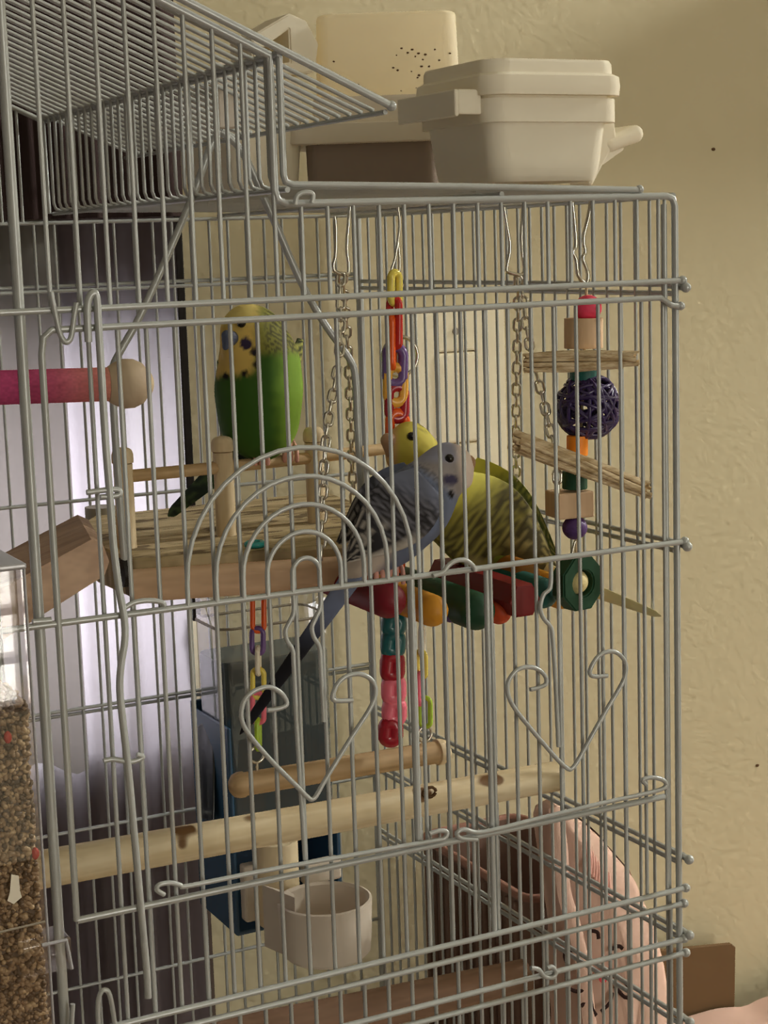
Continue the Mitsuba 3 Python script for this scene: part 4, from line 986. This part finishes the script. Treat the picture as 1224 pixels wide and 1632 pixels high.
t1 = thing('food_tub', 'translucent white tub with a snapped lid and a handle, rightmost on top of the cage', 'container', 'plastic tubs on the cage top')
yt = 0.035
bl, brt = at(788, 301, Y=yt), at(962, 302, Y=yt)
w0 = brt[0] - bl[0]; w1 = at(1000, 150, Y=yt)[0] - at(790, 150, Y=yt)[0]; h1 = at(870, 138, Y=yt)[2] - ZT
o = np.array([bl[0] + w0 / 2, yt + 0.036, ZT])
put(t1 + '__body', place(tubmesh(w0, 0.066, w1 * 0.97, 0.072, h1, 0.010), o + [0.003, 0, 0]), 'm_white_plastic', smooth=40)
put(t1 + '__rim', place(loft([ring_pts(w1 * k, 0.074 * k, 0.011, z_) for k, z_ in ((1.0, 0.0), (1.02, 0.0), (1.02, 0.0115), (1.0, 0.0115))]), o + [0.004, 0, h1 - 0.017]), 'm_white_plastic', smooth=40)
put(t1 + '__lid', place(loft([ring_pts(w1 * k, 0.076 * k, 0.012, z_) for k, z_ in ((1.0, -0.004), (1.06, -0.004), (1.07, 0.001), (1.06, 0.0052), (1.01, 0.0065), (0.995, 0.0068), (0.99, 0.0115), (0.97, 0.0132))]), o + [0.004, 0, h1]), 'm_white_plastic', smooth=35)
hx_ = o[0] + 0.004 + w1 / 2
hpz = lambda y: at(1000, y, Y=yt + 0.04)[2]
hyc, ht_ = yt + 0.030, o[2] + h1
def hb(dx, dz, r, w_=0.011): return np.vstack([ball([hx_ + dx, hyc + q * w_, ht_ - dz], r, 2).vertices for q in (-1, 1)])
put(t1 + '__handle', join([hullof(np.vstack([hb(-0.003, 0.006, 0.0015), hb(0.0065, 0.005, 0.0015), hb(0.0085, 0.024, 0.0015), hb(-0.004, 0.046, 0.0015, 0.008), hb(-0.007, 0.030, 0.0015, 0.008)])),
                           hullof(np.vstack([hb(0.0075, 0.0265, 0.0042, 0.009), hb(0.0235, 0.0215, 0.0046, 0.009)])), hullof(np.vstack([hb(0.0065, 0.022, 0.001, 0.009), hb(0.004, 0.036, 0.001, 0.008), hb(0.016, 0.029, 0.001, 0.008)]))]), 'm_white_plastic', smooth=40)
lx = o[0] + 0.004 - w1 / 2
put(t1 + '__clip', join([rbox([lx - 0.013, yt + 0.006, o[2] + h1 - 0.004], [lx + 0.004, yt + 0.066, o[2] + h1 - 0.001], 0.0012), rbox([lx - 0.015, yt + 0.006, o[2] + h1 - 0.014], [lx - 0.0125, yt + 0.066, o[2] + h1 - 0.001], 0.001), rbox([lx - 0.013, yt + 0.006, o[2] + h1 - 0.013], [lx + 0.0, yt + 0.008, o[2] + h1 - 0.002], 0.0008)]), 'm_white_plastic', smooth=30)
t2 = thing('food_tub', 'wide lidded white tub, middle of the cage top behind the wire roof eave', 'container', 'plastic tubs on the cage top')
yaw2, yaw3 = -0.50, -0.50
def facing(x0, x1, yb, Y0, yaw):
    """Left and right foot of an upright face turned by yaw whose left foot stands at depth Y0."""
    a = at(x0, yb, Y=Y0); d = np.array([math.cos(yaw), math.sin(yaw)])
    lo, hi = 0.0, 0.3
    for _ in range(50):
        m_ = (lo + hi) / 2; p = np.array([*(a[:2] + d * m_), a[2]]) - CAM; x = 612 + FOC * (VIEW[0] @ p) / (VIEW[2] @ p)
        lo, hi = (m_, hi) if x < x1 else (lo, m_)
    return a, lo
a, w = facing(490, 700, 291, 0.225, yaw2)
dn = lambda yaw: np.array([-math.sin(yaw), math.cos(yaw), 0]); ux = lambda yaw: np.array([math.cos(yaw), math.sin(yaw), 0])
mid = a + ux(yaw2) * w / 2; y2 = float(mid[1]); zt2 = at(580, 228, Y=y2)[2]; zr2 = at(580, 194, Y=y2)[2]; D2 = 0.070
o2 = np.array([mid[0], mid[1], ZT - 0.002]) + dn(yaw2) * D2 / 2
put(t2 + '__body', place(tubmesh(w, D2, w * 1.02, D2 * 1.03, zt2 - o2[2] + 0.004, 0.008), o2, yaw2), 'm_tub_shaded', smooth=40); tag(t2 + '__body', 'body with its shade put into the grey brown colour')
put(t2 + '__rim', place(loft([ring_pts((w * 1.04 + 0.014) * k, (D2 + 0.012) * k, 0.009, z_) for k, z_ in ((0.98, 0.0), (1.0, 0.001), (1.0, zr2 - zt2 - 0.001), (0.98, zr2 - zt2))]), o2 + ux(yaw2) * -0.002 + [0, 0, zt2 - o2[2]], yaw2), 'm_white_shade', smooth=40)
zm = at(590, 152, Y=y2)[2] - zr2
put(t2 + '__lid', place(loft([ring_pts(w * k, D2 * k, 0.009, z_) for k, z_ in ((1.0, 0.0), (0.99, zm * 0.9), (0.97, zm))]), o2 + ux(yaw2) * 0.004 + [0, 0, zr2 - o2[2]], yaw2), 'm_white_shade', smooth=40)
t3 = thing('food_tub', 'upturned cream tub flecked with dark husks, highest of the containers on the cage', 'container', 'plastic tubs on the cage top')
z0_ = zr2 + zm
f3 = o2 - dn(yaw3) * 0.026
a, w = facing(503, 733, 148, float(f3[1]) + 0.020, yaw3); D3 = 0.052
h3 = at(620, 27, Y=float(a[1]))[2] - z0_
o3 = np.array([*(a[:2] + ux(yaw3)[:2] * w / 2 + dn(yaw3)[:2] * D3 / 2), z0_])
put(t3 + '__body', place(loft([ring_pts(w * k, D3 * k, 0.009, h3 * t) for k, t in ((0.99, 0), (1.0, 0.02), (0.985, 0.5), (0.97, 0.95), (0.955, 0.985), (0.92, 1.0))]), o3, yaw3), 'm_cream_plastic', smooth=40)
def onface(x, y):
    n_ = -dn(yaw3); p0 = o3 + n_ * (D3 * 0.5 * 0.985); d = VIEW.T @ np.array([(x - 612) / FOC, (y - 816) / FOC, 1.0]); return CAM + ((p0 - CAM) @ n_) / (d @ n_) * d
sp_ = [(640, 77), (657, 79), (667, 85), (678, 87), (662, 90), (693, 79), (717, 85), (672, 106), (656, 114), (684, 106), (668, 120), (634, 112), (627, 108), (666, 124), (571, 135), (632, 88), (700, 96), (664, 140), (640, 145), (532, 98), (650, 84), (674, 95)]
fl = [ball(onface(x, y), 0.0004 + 0.0004 * RNG.uniform(), 1, (1.3, 0.8, 0.8)) for x, y in sp_]
put(t3 + '__husk', join(fl), 'm_speck'); tag(t3 + '__husk', 'dark flecks of seed husk', kind='stuff')
t4 = thing('food_tub', 'small white lid tilted on edge behind the sloping wire roof', 'container', 'plastic tubs on the cage top')
y4 = 0.235
q = [at(x, y, Y=y4) for x, y in ((404, 62), (458, 30), (480, 40), (497, 72), (492, 110), (405, 118))]
put(t4 + '__body', prism(sg.Polygon([(p[0], p[2]) for p in q]).buffer(0.0025).difference(sg.Polygon([(p[0], p[2]) for p in (at(408, 82, Y=y4), at(456, 48, Y=y4), at(458, 100, Y=y4), at(408, 108, Y=y4))])), 0.034, frame([1, 0, 0], [0, 0, 1], [0, -1, 0], [0, y4 + 0.03, 0]), 0.001), 'm_white_plastic', smooth=30)
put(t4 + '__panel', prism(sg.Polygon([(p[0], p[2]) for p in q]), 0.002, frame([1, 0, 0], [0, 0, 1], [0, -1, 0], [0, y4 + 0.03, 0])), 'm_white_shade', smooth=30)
t5 = thing('food_tub', 'plain white tub farthest left on the cage top, seen through the roof wires', 'container', 'plastic tubs on the cage top')
y5 = 0.225
a, b = at(395, 290, Y=y5), at(484, 292, Y=y5); w = b[0] - a[0] + 0.012; h5 = at(440, 125, Y=y5)[2] - ZT
h5a = at(440, 188, Y=y5)[2] - ZT
o5 = np.array([b[0] - w / 2 + 0.004, y5 + 0.046, ZT - 0.001])
put(t5 + '__body', place(tubmesh(w * 0.9, 0.08, w, 0.09, h5a, 0.009), o5), 'm_white_plastic', smooth=40)
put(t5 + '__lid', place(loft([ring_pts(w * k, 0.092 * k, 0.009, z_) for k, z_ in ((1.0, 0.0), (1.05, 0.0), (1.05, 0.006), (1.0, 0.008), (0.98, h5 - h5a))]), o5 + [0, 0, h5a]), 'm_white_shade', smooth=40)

# ------------------------------------------------------------------ pink things at the lower right
bg = thing('pink_bag', 'soft pink fabric bag with a line drawing, slumped against the cage at the right', 'bag')
YB0 = 0.128
def pillow(outline, Y0, thick, steps=9, n=150):
    """A stuffed outline in the xz plane about the depth Y0."""
    P = sg.Polygon(outline).buffer(0.004).buffer(-0.004); dmax = 0.0
    while not P.buffer(-dmax - 0.002).is_empty and P.buffer(-dmax - 0.002).area > 2e-4: dmax += 0.002
    S = []
    def ringat(d, y):
        g = P.buffer(-d); g = max(g.geoms, key=lambda q: q.area) if hasattr(g, 'geoms') else g; r = g.exterior; c = np.array(P.centroid.coords[0])
        p = np.array([r.interpolate(i / n, normalized=True).coords[0] for i in range(n)]); a = np.arctan2(p[:, 1] - c[1], p[:, 0] - c[0]); k = int(np.argmin(np.abs(a)))
        p = np.roll(p, -k, 0)
        if (np.cross(p[0] - c, p[5] - c)) < 0: p = np.roll(p[::-1], 1, 0)
        return np.column_stack([p[:, 0], np.full(n, y), p[:, 1]])
    for t in np.linspace(1, 0, steps):
        S.append(ringat(dmax * t, Y0 - thick * math.sqrt(1 - (1 - t) ** 2)))
    for t in np.linspace(0, 1, steps)[1:]:
        S.append(ringat(dmax * t, Y0 + thick * math.sqrt(1 - (1 - t) ** 2)))
    m = loft(S); v = m.vertices.copy(); import meshkit
    m.vertices = v + np.column_stack([0.004 * (meshkit.fbm(v * 34, 3, 3) - 0.5), 0.010 * (meshkit.fbm(v * [40, 20, 24], 3, 5) - 0.5), 0 * v[:, 0]])
    return m
outl = [at(x, y, Y=0.155) for x, y in ((872, 1270), (905, 1288), (958, 1332), (998, 1382), (1032, 1450), (1050, 1530), (1056, 1640))]
outl = [(p[0], p[2]) for p in outl] + [(outl[-1][0] + 0.004, TABLE + 0.001), (0.010, TABLE + 0.001)] + [(p[0], p[2]) for p in (at(884, 1620, Y=0.155), at(878, 1480, Y=0.155), at(866, 1380, Y=0.155), at(858, 1300, Y=0.155))]
put(bg + '__body', pillow(outl, 0.155, 0.028), 'm_pink_cloth', smooth=True)
ribs = []
for i in range(9):
    x_, y_ = 934 + i * 4.2, 1342 + i * 5; ribs.append(tube(curve([at(x_, y_, Y=0.137), at(x_ + 3, y_ + 24, Y=0.130), at(x_ + 2, y_ + 46, Y=0.127)], 4), 0.0011, 6))
put(bg + '__ribbed_cuff', join(ribs), 'm_bag_rib')
put(bg + '__seam', tube(curve([at(x, y, Y=yy) for x, y, yy in ((884, 1290, 0.14), (893, 1350, 0.131), (898, 1420, 0.128), (915, 1480, 0.127), (928, 1540, 0.127), (940, 1640, 0.127))], 5), 0.005, 12, flat=([0, 1, 0], 0.5)), 'm_pink_cloth')
bn = thing('bag_shade_box', 'ribbed box added as the dark shaded side of the pink bag, outside the cage', 'bin')  # box added for the bag's shaded side, shade put into its colour
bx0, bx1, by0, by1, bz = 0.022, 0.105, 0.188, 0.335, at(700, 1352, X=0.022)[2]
put(bn + '__body', loft([ring_pts(bx1 - bx0, by1 - by0, 0.012, z_, (bx0 + bx1) / 2, (by0 + by1) / 2) for z_ in (TABLE + 0.001, -0.55, bz)] + [ring_pts(bx1 - bx0 - 0.008, by1 - by0 - 0.008, 0.010, z_, (bx0 + bx1) / 2, (by0 + by1) / 2) for z_ in (bz, -0.55, -0.66)]), 'm_bag_shade', smooth=40)
put(bn + '__rim', tube(ring_pts(bx1 - bx0 - 0.002, by1 - by0 - 0.002, 0.012, bz, (bx0 + bx1) / 2, (by0 + by1) / 2), 0.003, 8, closed=True), 'm_bag_shade_rim', 60)
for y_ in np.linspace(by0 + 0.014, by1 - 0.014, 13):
    put(bn + '__rib', tube([[bx0 - 0.0006, y_, TABLE + 0.004], [bx0 - 0.0006, y_, bz - 0.004]], 0.0022, 8), 'm_bag_shade', 60)
def stroke(pts, m='m_ink', r=0.0013):
    put(bg + '__drawn_line', tube(curve([at(x, y, Y=YB0 - 0.0025) for x, y in pts], 5), r, 6, flat=([0, 1, 0], 0.5)), m)
for s_ in ([(938, 1492), (942, 1484), (952, 1486), (954, 1496)], [(905, 1538), (900, 1520), (914, 1514), (926, 1516)], [(903, 1550), (905, 1572), (918, 1580), (930, 1578)], [(926, 1604), (940, 1592), (944, 1608), (950, 1618)], [(958, 1612), (972, 1598), (976, 1582)], [(978, 1556), (990, 1560), (1002, 1572)], [(980, 1572), (994, 1588), (1004, 1590)], [(972, 1514), (986, 1508), (992, 1512)]):
    stroke(s_)
put(bg + '__drawn_spot', ball(at(962, 1556, Y=YB0 - 0.003), 0.0036, 2, (1, 0.3, 1.2)), 'm_red_dot')
bd = thing('cardboard_flap', 'brown cardboard panel leaning on the wall at the lower right', 'cardboard')
q = [at(x, y, Y=0.372) for x, y in ((1040, 1516), (1166, 1504), (1173, 1510), (1170, 1606))]; zb_ = TABLE + 0.002
ply_ = sg.Polygon([(q[0][0], q[0][2]), (q[1][0], q[1][2]), (q[2][0], q[2][2]), (q[3][0], zb_), (q[0][0], zb_)])
put(bd + '__panel', prism(ply_, 0.004, frame([1, 0, 0], [0, 0, 1], [0, -1, 0], [0, 0.376, 0]), 0.0008), 'm_board', smooth=30)
# pink sheet heaped over the right end of the bench
n = 70; xs = np.linspace(0.155, 0.75, n); ys = np.linspace(-0.05, 0.368, n); V = []
import meshkit
for i, y in enumerate(ys):
    for x in xs:
        e = min(1.0, (x - 0.155) / 0.03, (y + 0.05) / 0.03); hgt = 0.036 + 0.026 * meshkit.fbm(np.array([x * 14, y * 9, 0.3]), 3) + 0.012 * meshkit.noise(np.array([x * 40 + y * 10, y * 16, 2.0]))
        V.append([x, y, TABLE + 0.001 + hgt * max(e, 0.0) ** 0.5])
F = []
for i in range(n - 1):
    for j in range(n - 1):
        o_ = i * n + j; F += [[o_, o_ + 1, o_ + n + 1], [o_, o_ + n + 1, o_ + n]]
put('pink_sheet', trimesh.Trimesh(V, F, process=False), 'm_pink_cloth', smooth=True); tag('pink_sheet', 'crumpled pink bed sheet at the bottom right corner', 'sheet')
